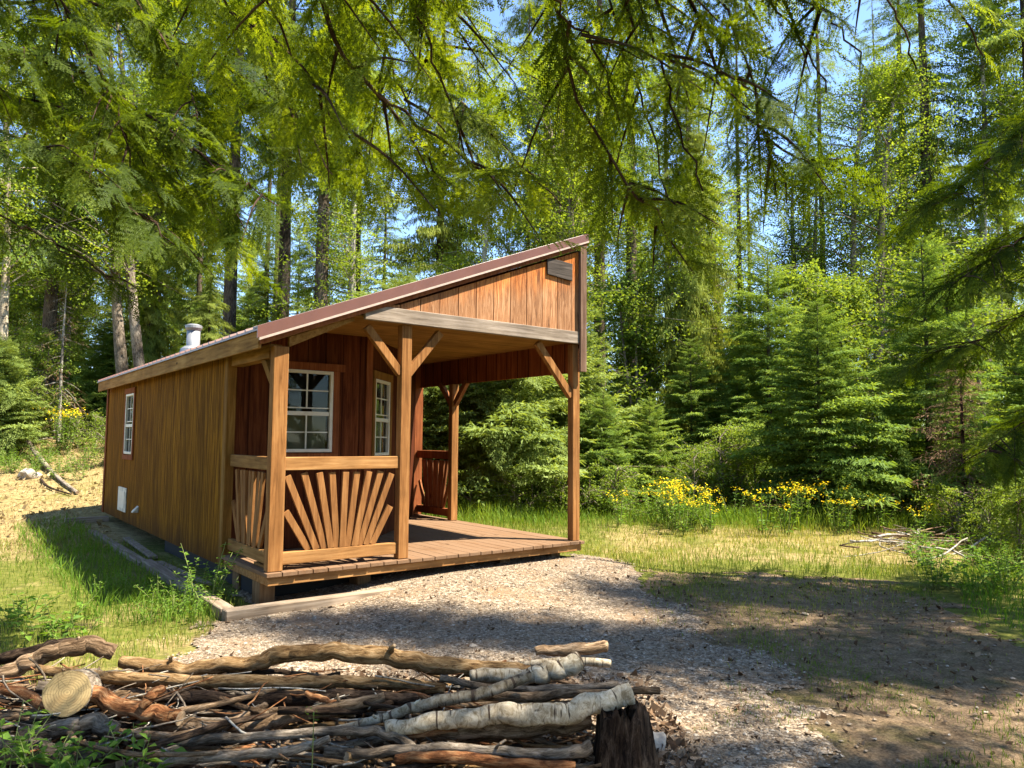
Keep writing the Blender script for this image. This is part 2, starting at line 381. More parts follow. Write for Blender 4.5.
# cabin frame: u along the porch front, v towards the back
ANG = R(37.75)
UX = np.array([math.cos(ANG), math.sin(ANG)]); VX = np.array([-math.sin(ANG), math.cos(ANG)])
P0 = np.array([-2.1363, 6.6000])
def uvw(u, v): return P0 + UX * u + VX * v
def to_uv(x, y):
    dx, dy = x - P0[0], y - P0[1]
    return dx * UX[0] + dy * UX[1], dx * VX[0] + dy * VX[1]
def ground_h(x, y):
    x = np.asarray(x, float); y = np.asarray(y, float)
    h = 1.75 * sstep(12.5, 25, y) * sstep(-3, -10, x)
    h = h + .25 * sstep(9, 18, y) + .35 * sstep(7.5, 14, x) * sstep(2, 9, y)
    u_, v_ = to_uv(x, y); h = h + .11 * sstep(-1.5, -.1, v_) * (1 - sstep(.3, 1.2, v_)) * sstep(.2, 1.6, u_) * (1 - sstep(3.6, 4.8, u_))
    h = h + .03 * vnoise(x, y, .7, 3) + .012 * vnoise(x, y, 2.7, 9)
    return h
def in_poly(x, y, poly):
    x = np.asarray(x); y = np.asarray(y); c = np.zeros(x.shape, bool); n = len(poly)
    for i in range(n):
        x1, y1 = poly[i]; x2, y2 = poly[(i + 1) % n]
        k = ((y1 > y) != (y2 > y)) & (x < (x2 - x1) * (y - y1) / (y2 - y1 + 1e-12) + x1); c ^= k
    return c
def g0(px, py):
    ray = cf + cr * (px - 512) / F_PX - cu * (py - 384) / F_PX
    p = EYE - ray * (CAM_H / ray[2]); return (p[0], p[1])
GRAVEL = [g0(232, 612), g0(172, 655), (-2.6, 4.6), (-2.2, 3.0), (-1.5, 1.0), (.8, 1.0), g0(833, 764), g0(806, 684), g0(763, 655), g0(701, 619), g0(640, 580), g0(604, 562), tuple(uvw(3.7, .1)), tuple(uvw(3.2, .9)), tuple(uvw(0, .9)), tuple(uvw(-.1, .2))]
DIRT = [(.3, 3.2), (.3, 1.0), (6, 1.0), (5.2, 5.0), g0(1010, 640), g0(930, 590), g0(830, 576), g0(735, 574), g0(655, 575), g0(640, 605), g0(690, 660), g0(740, 700)]

def axis_lin(lo, hi, step, ext, growth=1.25):
    a = list(np.arange(lo, hi + 1e-6, step)); d = step
    while a[-1] < ext[1]: d *= growth; a.append(a[-1] + d)
    d = step
    while a[0] > ext[0]: d *= growth; a.insert(0, a[0] - d)
    return np.array(a)
def ground_material():
    m, n, o = new_mat('meadow_ground')
    a = n.nodes.new('ShaderNodeAttribute'); a.attribute_name = 'dry'
    b = n.nodes.new('ShaderNodeAttribute'); b.attribute_name = 'duff'
    v = coords(n, None, (1, 1, 1)); f = noise(n, v, 9, 8, .7); f2 = noise(n, v, 1.3, 6, .65); f3 = noise(n, v, 60, 4, .7)
    g = ramp(n, [(.3, (.055, .065, .012)), (.5, (.105, .115, .020)), (.72, (.20, .175, .050))]); n.links.new(f, g.inputs[0])
    d = ramp(n, [(.3, (.11, .080, .030)), (.5, (.24, .180, .078)), (.72, (.35, .28, .135))]); n.links.new(f, d.inputs[0])
    k = math_n(n, 'ADD', a.outputs['Fac'], math_n(n, 'MULTIPLY', math_n(n, 'SUBTRACT', f2, .5), 1.6))
    kr = ramp(n, [(.38, (0, 0, 0)), (.66, (1, 1, 1))]); n.links.new(k, kr.inputs[0])
    col = mixc(n, kr.outputs[0], g.outputs[0], d.outputs[0])
    du = ramp(n, [(.3, (.06, .038, .020)), (.5, (.14, .094, .054)), (.7, (.25, .18, .11))]); n.links.new(f, du.inputs[0])
    k2 = math_n(n, 'ADD', b.outputs['Fac'], math_n(n, 'MULTIPLY', math_n(n, 'SUBTRACT', f2, .5), 1.2))
    kr2 = ramp(n, [(.4, (0, 0, 0)), (.6, (1, 1, 1))]); n.links.new(k2, kr2.inputs[0])
    col = mixc(n, kr2.outputs[0], col, du.outputs[0])
    sp = ramp(n, [(.35, (.7, .68, .66)), (.65, (1.15, 1.15, 1.12))]); n.links.new(f3, sp.inputs[0])
    col = mixc(n, 1., col, sp.outputs[0], 'MULTIPLY')
    finish(n, o, col, .95, f, .8, .04, .1); return m
def gravel_material():
    m, n, o = new_mat('gravel_bed')
    v = coords(n, None, (1, 1, 1))
    vo = n.nodes.new('ShaderNodeTexVoronoi'); vo.inputs['Scale'].default_value = 55; n.links.new(v, vo.inputs['Vector'])
    hs = n.nodes.new('ShaderNodeSeparateColor'); n.links.new(vo.outputs['Color'], hs.inputs[0])
    r = ramp(n, [(.0, (.065, .045, .029)), (.45, (.17, .124, .080)), (.8, (.26, .200, .137)), (1., (.38, .31, .23))]); n.links.new(hs.outputs[0], r.inputs[0])
    f = noise(n, v, 2.2, 6, .65); lr = ramp(n, [(.48, (0, 0, 0)), (.68, (1, 1, 1))]); n.links.new(f, lr.inputs[0])
    col = mixc(n, math_n(n, 'MULTIPLY', lr.outputs[0], .75), r.outputs[0], (.19, .118, .062))
    ed = ramp(n, [(.0, (1, 1, 1)), (.5, (.0, .0, .0))]); n.links.new(vo.outputs['Distance'], ed.inputs[0])
    finish(n, o, col, .9, ed.outputs[0], .9, .012, .2); return m
def dirt_material():
    m, n, o = new_mat('dirt_track')
    v = coords(n, None, (1, 1, 1)); f = noise(n, v, 9, 9, .78); f2 = noise(n, v, 1.6, 6, .65); f3 = noise(n, v, 70, 3, .6)
    r = ramp(n, [(.3, (.10, .068, .040)), (.5, (.235, .165, .10)), (.7, (.36, .27, .17))]); n.links.new(f, r.inputs[0])
    g = ramp(n, [(.3, (.06, .065, .018)), (.7, (.14, .13, .045))]); n.links.new(f, g.inputs[0])
    k = ramp(n, [(.50, (0, 0, 0)), (.66, (1, 1, 1))]); n.links.new(f2, k.inputs[0])
    col = mixc(n, math_n(n, 'MULTIPLY', k.outputs[0], .8), r.outputs[0], g.outputs[0])
    s = ramp(n, [(.38, (.6, .6, .6)), (.66, (1.25, 1.22, 1.2))]); n.links.new(f3, s.inputs[0])
    col = mixc(n, 1., col, s.outputs[0], 'MULTIPLY')
    finish(n, o, col, .95, f, 1., .06, .05); return m

def dryness(x, y):
    u, v = to_uv(x, y)
    d = .25 + .28 * vnoise(x, y, .8, 15) * (x < -2) + .6 * sstep(-3.6, -6.5, x) * sstep(7.6, 10.5, y) * (1 - sstep(19, 23, y))      # straw bank behind the cabin
    d = d + .35 * sstep(0, 2, x) * sstep(8.5, 9.8, y) * (1 - sstep(11.5, 13.5, y))       # dry strip on the clearing
    return d
def duffness(x, y):
    r = np.hypot(x, y)
    d = sstep(14.2, 16.5, y + .12 * np.abs(x) + .5 * vnoise(x, y, .8, 5)) * sstep(-4, -2, x)
    d = np.maximum(d, sstep(22, 26, y)); d = np.maximum(d, sstep(9, 11, x) * sstep(4, 8, y))
    d = np.maximum(d, 1 - sstep(.75, 1.35, np.abs(y - 3.6) + .12 * vnoise(x, y, 3, 8) + .35 * np.maximum(0, -3 - x) + .4 * np.maximum(0, x - .5)))  # bark litter round the brush pile
    return np.maximum(d, sstep(40, 60, r))
xs = axis_lin(-13, 13, .14, (-320, 320)); ys = axis_lin(1.5, 20, .14, (-120, 420))
X, Y = np.meshgrid(xs, ys); Z = ground_h(X, Y)
nx, ny = len(xs), len(ys); idx = np.arange(nx * ny).reshape(ny, nx)
fc = np.stack([idx[:-1, :-1], idx[:-1, 1:], idx[1:, 1:], idx[1:, :-1]], -1).reshape(-1, 4)
me = arr_mesh('ground', np.stack([X, Y, Z], -1), fc, [ground_material()], smooth=True)
for nm, fn in (('dry', dryness), ('duff', duffness)):
    a = me.attributes.new(nm, 'FLOAT', 'POINT'); a.data.foreach_set('value', fn(X, Y).astype(np.float32).ravel())
gr = link('ground', me); tag(gr, 'meadow and forest floor of green and dry grass', 'ground', kind='structure')

def sheet(name, poly, mat, lift, step, rag):
    p = np.array(poly); xs = np.arange(p[:, 0].min() - .3, p[:, 0].max() + .3, step); ys = np.arange(p[:, 1].min() - .3, p[:, 1].max() + .3, step)
    X, Y = np.meshgrid(xs, ys); jx = X + rag * vnoise(X, Y, 5.5, 2) + rag * .5 * vnoise(X, Y, 15, 8); jy = Y + rag * vnoise(X, Y, 5.5, 13) + rag * .5 * vnoise(X, Y, 15, 17)
    inside = in_poly(jx, jy, poly)
    nx, ny = len(xs), len(ys); idx = np.arange(nx * ny).reshape(ny, nx)
    fm = inside[:-1, :-1] & inside[:-1, 1:] & inside[1:, 1:] & inside[1:, :-1]
    f = np.stack([idx[:-1, :-1], idx[:-1, 1:], idx[1:, 1:], idx[1:, :-1]], -1)[fm]
    used = np.unique(f); rm = np.full(nx * ny, -1); rm[used] = np.arange(len(used))
    V = np.stack([X, Y, ground_h(X, Y) + lift], -1).reshape(-1, 3)[used]
    return link(name, arr_mesh(name, V, rm[f], [mat], smooth=True))
o = sheet('dirt_track', DIRT, dirt_material(), .006, .04, .42); tag(o, 'bare brown dirt track in dappled shade', 'dirt track', kind='structure')
o = sheet('gravel_path', GRAVEL, gravel_material(), .012, .035, .20); tag(o, 'grey gravel path in front of the wooden porch', 'gravel path', kind='structure')

# ------------------------------------------------------------------ the cabin
cab = empty('log_cabin'.replace('log_', 'wooden_'), (P0[0], P0[1], 0), ANG)
tag(cab, 'small wooden cabin with slanted brown metal roof and open front porch', 'cabin')
SL = .386
def zt(u): return 2.495 + SL * (u + .1)          # top of the roof sheet
DZ = .32
W_U, W_B, V_W = 3.74, 8.12, 1.28
# floor deck: boards run front to back, their ends show above the rim
mb = MB(); k = 0; u = -.02
rr = random.Random(3)
while u < W_U + .01:
    wv = .136; v0 = -.045 - rr.uniform(0, .012)
    mb.box(u, min(u + wv, W_U + .025), v0, 4.2 if u > .1 else 1.255, DZ - .036 - rr.uniform(0, .002), DZ - rr.uniform(0, .003)); u += wv + .007
deck = mb.build('deck', MT['deck'], cab, .003)
MB().box(0, W_U, -.02, .05, .205, .282).box(0.0, .05, .052, 1.24, .205, .282).box(W_U - .05, W_U, .052, 4.2, .205, .282).build('rim_joist', MT['rail_u'], deck, .004)
for (pu, pv) in ((.08, .30), (1.05, .32), (2.75, .26), (3.50, .26), (1.9, 1.6), (.15, 1.1), (3.5, 2.6), (3.5, 3.9)):
    MB().box(pu - .07, pu + .07, pv - .1, pv + .1, -.12, .204).build('pier', MT['pier'], cab, .004)
MB().box(.1, 3.6, .45, 4.1, -.1, .2).build('underdeck_shade', MT['dark'], cab)  # solid near-black block standing in for the shade under the deck
# walls
def wall(name, p, q, z0, z1a, z1b, mat, th=.04, parent=cab):
    d = Vector((q[0] - p[0], q[1] - p[1], 0)); nrm = Vector((d.y, -d.x, 0)).normalized() * th
    return MB().prism([(p[0], p[1], z0), (q[0], q[1], z0), (q[0], q[1], z1b), (p[0], p[1], z1a)], -nrm).build(name, mat, parent)
WT = .16
CH = (2.46, 2.14); CE = (3.70, 3.80)
# side wall with a hole for its window: v 5.78..6.50, z 1.22..2.18
def wall_with_hole(name, p, q, z0, z1a, z1b, mat, t0, t1, h0, h1, th=.04):
    L = math.hypot(q[0] - p[0], q[1] - p[1]); d = Vector((q[0] - p[0], q[1] - p[1], 0)) / L; nrm = -Vector((d.y, -d.x, 0)) * th
    P = lambda t, z: (p[0] + d.x * t, p[1] + d.y * t, z)
    ztop = lambda t: z1a + (z1b - z1a) * t / L
    m = MB()
    m.prism([P(0, z0), P(t0, z0), P(t0, ztop(t0)), P(0, ztop(0))], nrm)
    m.prism([P(t1, z0), P(L, z0), P(L, ztop(L)), P(t1, ztop(t1))], nrm)
    m.prism([P(t0, z0), P(t1, z0), P(t1, h0), P(t0, h0)], nrm)
    m.prism([P(t0, h1), P(t1, h1), P(t1, ztop(t1)), P(t0, ztop(t0))], nrm)
    return m.build(name, mat, cab)
tl = zt(0) - WT
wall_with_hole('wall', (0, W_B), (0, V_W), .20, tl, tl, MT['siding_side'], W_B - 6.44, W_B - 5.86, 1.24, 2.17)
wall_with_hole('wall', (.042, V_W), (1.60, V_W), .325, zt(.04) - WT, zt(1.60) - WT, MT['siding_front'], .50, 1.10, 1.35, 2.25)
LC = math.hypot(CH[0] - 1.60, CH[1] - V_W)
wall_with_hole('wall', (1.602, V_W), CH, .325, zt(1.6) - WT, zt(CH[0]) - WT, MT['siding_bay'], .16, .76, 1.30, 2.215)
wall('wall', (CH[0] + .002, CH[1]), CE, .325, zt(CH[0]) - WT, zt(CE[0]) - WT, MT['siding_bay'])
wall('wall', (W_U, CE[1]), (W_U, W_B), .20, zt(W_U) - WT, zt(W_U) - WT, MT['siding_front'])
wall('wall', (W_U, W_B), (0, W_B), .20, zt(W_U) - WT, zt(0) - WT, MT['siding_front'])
MB().box(.06, W_U - .06, V_W + .9, W_B - .06, .19, .22).build('floor', MT['dark'], cab)
# corner trims
MB().box(-.018, .070, V_W - .022, V_W - .002, .20, tl).box(-.020, -.002, V_W - .001, V_W + .085, .20, tl).build('corner_board', MT['trim_side'], cab, .002)
MB().box(-.02, -.002, W_B - .09, W_B + .02, .20, tl).build('corner_board', MT['trim_red'], cab, .002)
MB().box(1.545, 1.625, V_W - .024, V_W - .002, .325, zt(1.6) - WT).build('corner_board', MT['trim_red'], cab, .002)
MB().bar((CH[0] - .03, CH[1] - .05, .33), (CH[0] - .03, CH[1] - .05, zt(CH[0]) - WT), .1, .024, (.7071, .7071, 0)).build('corner_board', MT['trim_red'], cab, .002)
MB().box(W_U - .13, W_U + .012, CE[1] - .13, CE[1] - .002, .325, 2.68).build('corner_board', MT['trim_red'], cab, .002)
# windows: frame, sash bars, pane, blind
def window(org, d, wdt, z0, z1, trim, deep=True, cols=2, rows=2, header=True, blind_from=None, trimmat='trim_red'):
    """org: foot of the opening's left edge seen from outside; d: unit direction along the wall"""
    d = Vector((*d, 0)); nrm = Vector((d.y, -d.x, 0)); O = Vector((*org, 0)); top = z1
    P = lambda t, off, z: tuple(O + d * t + nrm * off + Vector((0, 0, z)))
    w_ = empty('window', (0, 0, 0)); w_.parent = cab
    def strip(m, t0, t1, a, b, f0, f1):
        m.prism([P(t0, f0, a), P(t1, f0, a), P(t1, f0, b), P(t0, f0, b)], nrm * (f1 - f0))
    fr = MB(); b_ = .036
    strip(fr, 0, b_, z0, z1, -.02, .022); strip(fr, wdt - b_, wdt, z0, z1, -.02, .022)
    strip(fr, b_, wdt - b_, z1 - b_, z1, -.02, .022); strip(fr, b_, wdt - b_, z0, z0 + b_, -.02, .026)
    fr.build('frame', MT['white'], w_, .003)
    zm = z0 + (z1 - z0) * .47
    sb = MB(); strip(sb, b_ + .001, wdt - b_ - .001, zm - .022, zm + .022, -.012, .014); strip(sb, b_ + .001, wdt - b_ - .001, zm + .055, zm + .068, -.012, .006)
    for (a, c) in ((z0 + b_, zm - .022), (zm + .068, z1 - b_)):
        for i in range(1, cols): t = b_ + (wdt - 2 * b_) * i / cols - .007; strip(sb, t, t + .014, a, c, -.009, .005)
        for i in range(1, rows):
            z = a + (c - a) * i / rows
            for j in range(cols):
                t0 = b_ + (wdt - 2 * b_) * j / cols + .0075; t1 = b_ + (wdt - 2 * b_) * (j + 1) / cols - .0075
                strip(sb, t0, t1, z - .006, z + .006, -.009, .0048)
    sb.build('sash', MT['white'], w_)
    pn = MB(); strip(pn, b_ - .002, wdt - b_ + .002, z0 + b_, z1 - b_, -.016, -.0125); pn.build('pane', MT['glass'], w_)
    bl = MB()
    if blind_from is not None: strip(bl, b_, wdt - b_, z0, z0 + (z1 - z0) * blind_from, -.10, -.09); bl.build('blind', MT['blind'], w_)
    cu_ = MB(); strip(cu_, .004, wdt - .004, z0 + (z1 - z0) * .3, z1 - .004, -.135, -.125); cu_.build('dark_backing', MT['dark'], w_)  # invented dark board close behind the pane, makes the room look unlit
    if trim:
        tr = MB(); q = trim
        strip(tr, -q, -.002, z0 - .01, z1, .002, .024); strip(tr, wdt + .002, wdt + q, z0 - .01, z1, .002, .024)
        strip(tr, -q - (.06 if header else 0), wdt + q + (.06 if header else 0), z1 + .002, z1 + q + .01, .002, .03)
        strip(tr, -q, wdt + q, z0 - q - .01, z0 - .012, .002, .026)
        tr.build('trim', MT[trimmat], w_, .002)
    return w_
window((.542, V_W), (1, 0), .60, 1.35, 2.25, .075, blind_from=.47)
dc = ((CH[0] - 1.602) / LC, (CH[1] - V_W) / LC)
window((1.602 + dc[0] * .16, V_W + dc[1] * .16), dc, .60, 1.30, 2.215, .085, header=False, blind_from=.47, trimmat='trim_side')
window((0, 6.44), (0, -1), .58, 1.24, 2.17, .075, header=False, blind_from=.5, trimmat='trim_red')
# inside: a plain dark room is enough
MB().box(.3, 3.4, 4.2, 4.25, .25, 2.4).build('partition', MT['siding_front'], cab)
# vent panel and hooded outlet low on the side wall
vp = MB().box(-.022, -.002, 6.13, 6.73, .345, .715).build('access_panel', MT['old_white'], cab, .006)
MB().box(-.03, -.0225, 6.2, 6.66, .40, .66).build('grille', MT['white'], vp, .002)
MB().prism([(-.002, 5.26, .51), (-.07, 5.26, .44), (-.08, 5.26, .415), (-.002, 5.26, .415)], (0, .11, 0)).build('vent_hood', MT['old_white'], cab, .004)
# roof: ribbed metal sheet, rake flashing, fascia, soffits
RV0, RV1, RU0, RU1 = -.085, W_B + .04, -.18, 3.79
def sl_pt(u, v, dz): return (u, v, zt(u) + dz)
rf = MB(); rf.prism([sl_pt(RU0, RV0, -.022), sl_pt(RU1, RV0, -.022), sl_pt(RU1, RV0, 0), sl_pt(RU0, RV0, 0)], (0, RV1 - RV0, 0))
v = RV0 + .10
while v < RV1 - .1:
    rf.prism([sl_pt(RU0 - .006, v - .022, .0005), sl_pt(RU0 - .006, v + .022, .0005), sl_pt(RU0 - .006, v + .010, .022), sl_pt(RU0 - .006, v - .010, .022)], (RU1 - RU0 + .01, 0, (RU1 - RU0 + .01) * SL)); v += .229
roof = rf.build('roof', MT['roof'], cab)
m = MB(); m.prism([sl_pt(RU0 - .008, RV0 - .014, -.088), sl_pt(RU1 + .004, RV0 - .014, -.072), sl_pt(RU1 + .004, RV0 - .014, .018), sl_pt(RU0 - .008, RV0 - .014, .018)], (0, .012, 0))
m.prism([sl_pt(RU0 - .008, RV0 - .0015, .003), sl_pt(RU1 + .004, RV0 - .0015, .003), sl_pt(RU1 + .004, RV0 - .0015, .018), sl_pt(RU0 - .008, RV0 - .0015, .018)], (0, .09, 0))
m.build('rake_flashing', MT['roof'], roof)
MB().prism([sl_pt(RU0 + .01, RV0 - .019, -.113), sl_pt(RU1, RV0 - .019, -.095), sl_pt(RU1, RV0 - .019, -.074), sl_pt(RU0 + .01, RV0 - .019, -.090)], (0, .022, 0)).build('rake_trim', MT['rake_white'], roof)
MB().prism([sl_pt(RU0 + .03, RV0 + .006, -.155), sl_pt(RU1 - .01, RV0 + .006, -.145), sl_pt(RU1 - .01, RV0 + .006, -.024), sl_pt(RU0 + .03, RV0 + .006, -.024)], (0, .03, 0)).build('rake_board', MT['trim_red'], roof)
MB().box(RU0 + .02, RU0 + .048, RV0 + .04, RV1, zt(RU0) - .175, zt(RU0 + .02) - .024).build('fascia', MT['fascia'], roof, .003)
MB().prism([sl_pt(RU0 + .05, RV0 + .04, -.16), sl_pt(.60, RV0 + .04, -.16), sl_pt(.60, RV0 + .04, -.14), sl_pt(RU0 + .05, RV0 + .04, -.14)], (0, V_W + .0 - RV0 - .045, 0)).build('soffit', MT['ceiling'], roof)
MB().box(.505, W_U - .045, -.005, 4.2, 2.685, 2.70).build('ceiling', MT['ceiling'], roof)
MB().prism([sl_pt(.16, .06, -.26), sl_pt(.80, .06, -.20), sl_pt(.80, .06, -.165), sl_pt(.16, .06, -.165)], (0, .045, 0)).build('rafter', MT['fascia'], roof, .003)
# plate along the eave over the porch side
MB().box(.01, .13, .152, V_W - .03, zt(0) - .30, zt(0) - .172).build('eave_beam', MT['rail_v'], roof, .004)
# chimney pipe
cp = MB().tube([(.62, 5.15, 2.5), (.62, 5.15, 3.10)], [.095, .095], 20).build('chimney_pipe', MT['steel'], roof)
MB().tube([(.62, 5.15, 3.102), (.62, 5.15, 3.14), (.62, 5.15, 3.18), (.62, 5.15, 3.20)], [.10, .12, .12, .07], 20).build('cap', MT['steel'], cp)
MB().tube([(.62, 5.15, zt(.62) - .05), (.62, 5.15, zt(.62) + .05), (.62, 5.15, zt(.62) + .09)], [.2, .17, .12], 20).build('flashing', MT['steel'], cp)
for ob in (cp,):
    for p in ob.data.polygons: p.use_smooth = len(p.vertices) == 4
# front gable
MB().box(.86, W_U + .0, -.062, -.012, 2.655, 2.80).build('gable_beam', MT['grey_beam'], cab, .005)
gb = MB(); u = 1.02; rr = random.Random(8)
while u < W_U - .06:
    u1 = min(u + .232, W_U - .055); off = rr.uniform(-.002, .002)
    a, b = u + .004, u1 - .004
    gb.prism([(a, -.034 + off, 2.802), (b, -.034 + off, 2.802), (b, -.034 + off, zt(b) - .172), (a, -.034 + off, max(2.803, zt(a) - .172))], (0, .02, 0), rr.random()); u = u1
gb.build('gable_boards', MT['gable'], cab, .002, True)
MB().prism([(.9, -.010, 2.70), (W_U, -.010, 2.70), (W_U, -.010, zt(W_U) - .17), (.9, -.010, zt(.9) - .175)], (0, .008, 0)).build('gable_backing', MT['dark'], cab)
MB().box(W_U - .075, W_U + .025, -.09, -.063, 2.32, zt(W_U) - .12).build('corner_board', MT['grey_board'], cab, .003)
# skirt wall hung under the high side of the roof
MB().prism([(W_U - .04, -.0, 2.32), (W_U - .04, CE[1] + .0, 2.32), (W_U - .04, CE[1], zt(W_U) - .17), (W_U - .04, 0, zt(W_U) - .17)], (.035, 0, 0)).build('skirt_wall', MT['skirt'], cab)
# posts with braces
def post(pu, pv, top, s=.15):
    return MB().box(pu, pu + s, pv, pv + .095, DZ + .001, top).build('post', MT['post'], cab, .006)
def brace(par, p, q, mat='post', side=None, wd=.065, th=.08):
    MB().bar(p, q, wd, th, side).build('brace', MT[mat], par, .004)
pL = post(0, 0, 2.33, .14); pM = post(1.30, 0, 2.655, .115); pR = post(3.622, 0, 2.655, .115); pB = post(3.622, 2.62, 2.32, .115)
brace(pL, (.075, .14, 1.98), (.075, .50, 2.32), 'trim_side', (1, 0, 0))
brace(pM, (1.31, .05, 2.16), (.93, .06, 2.60), 'post', (0, 1, 0)); brace(pM, (1.40, .06, 2.16), (1.78, .06, 2.62), 'post', (0, 1, 0))
brace(pR, (3.63, .05, 2.03), (3.10, .05, 2.63), 'post', (0, 1, 0), .065, .085)
brace(pB, (3.68, 2.63, 2.02), (3.68, 2.33, 2.34), 'slat_red', (1, 0, 0)); brace(pB, (3.68, 2.71, 2.02), (3.68, 3.04, 2.34), 'slat_red', (1, 0, 0))
# sunburst railings
def railing(p, q, mats, slats, ztop=1.33, zlow=.37, gap=.0, th=.045):
    """p, q: ends in (u, v); slats: (t_top, z_top, t_bottom)"""
    P, Q = Vector((*p, 0)), Vector((*q, 0)); d = (Q - P).normalized(); n = Vector((d.y, -d.x, 0)); L = (Q - P).length
    r = empty('railing'); r.parent = cab
    X = lambda t, z, o=0: tuple(P + d * t + n * o + Vector((0, 0, z)))
    MB().bar(X(0.001, ztop - .06), X(L - .001, ztop - .06), .07, .12, tuple(n)).build('top_rail', MT[mats[0]], r, .005)
    MB().bar(X(0.001, zlow + .055), X(L - .001, zlow + .055), .06, .11, tuple(n)).build('bottom_rail', MT[mats[0]], r, .005)
    for k, (a, za, b) in enumerate(slats):
        MB().bar(X(a, za, .012 if k % 2 else -.0), X(b, zlow + .112, .012 if k % 2 else 0.0), .026, .062, tuple(n)).build('baluster', MT[mats[1]], r, .002)
fan = []
for tp, zy, bt in ((284, 514, 310), (288, 478, 317), (304, 475, 325), (318, 475, 331), (331, 475, 337), (344, 475, 342), (356, 475, 348), (368, 475, 354), (381, 475, 360), (392, 481, 366), (392, 512, 373)):
    f = lambda x: (x - 285) / 110 * 1.12
    fan.append((max(.03, min(1.09, f(tp))), 1.185 if zy == 475 else (1.16 if zy < 500 else .84), f(bt)))
railing((.14, .055), (1.30, .055), ('rail_u', 'slat'), fan)
def fan_for(L, n=10):
    r = []
    for k in range(n):
        s = (k - (n - 1) / 2) / ((n - 1) / 2)
        r.append((L / 2 + s * (L / 2 - .04), .86 if abs(s) > .95 else 1.185, L / 2 + s * L * .27))
    return r
railing((.065, V_W - .03), (.065, .097), ('rail_v', 'slat'), fan_for(1.10, 9))
railing((3.68, 2.717), (3.68, CE[1] - .14), ('trim_red', 'slat_red'), fan_for(.94, 11))
MB().box(.05, .20, .12, .50, DZ + .002, DZ + .03).build('step_board', MT['rail_v'], cab, .004)
# name board with nothing left on it
sg = MB().prism([(3.17, -.060, 3.43), (3.56, -.060, 3.40), (3.565, -.060, 3.61), (3.165, -.060, 3.63)], (0, .022, 0)).build('wooden_sign', MT['sign'], None, .004)
sg.location = (P0[0], P0[1], 0); sg.rotation_euler = (0, 0, ANG); tag(sg, 'blank weathered grey board nailed high on the gable', 'sign')
# landscape timbers round the cabin foot
def timber(u0, u1, v0, v1, z1, mat, label):
    cx, cy = (u0 + u1) / 2, (v0 + v1) / 2
    c = uvw(cx, cy); zg = float(ground_h(c[0], c[1]))
    o = MB().box(u0 - cx, u1 - cx, v0 - cy, v1 - cy, -.12, z1).build('landscape_timber', mat, None, .008)
    o.location = (c[0], c[1], zg); o.rotation_euler = (0, 0, ANG); tag(o, label, 'timber', 'timbers edging the cabin')
timber(-.42, 1.15, -.26, -.14, .09, MT['timber'], 'sunlit grey edging timber lying in front of the porch at the gravel')
timber(-.43, -.31, -.13, 2.9, .085, MT['timber_v'], 'grey edging timber half hidden by weeds along the shaded side wall')
timber(-.44, -.32, 2.93, 6.6, .07, MT['timber_v'], 'farther edging timber in shade under the side wall, beside tall grass')
timber(-.62, .02, 7.6, 7.72, .09, MT['timber'], 'short pale timber crosswise at the back corner of the side wall')
for k, (u0, v0, u1, v1) in enumerate(((-.20, 3.3, -.12, 5.4), (-.16, 1.2, -.24, 2.9))):
    a, b = uvw(u0, v0), uvw(u1, v1)
    o = MB().bar((a[0], a[1], .05), (b[0], b[1], .05), .09, .03).build('loose_board', MT['timber_v'], None, .003)
    tag(o, ['pale loose board lying under the side wall farther from the porch', 'thin loose board lying under the side wall near the porch'][k], 'board')
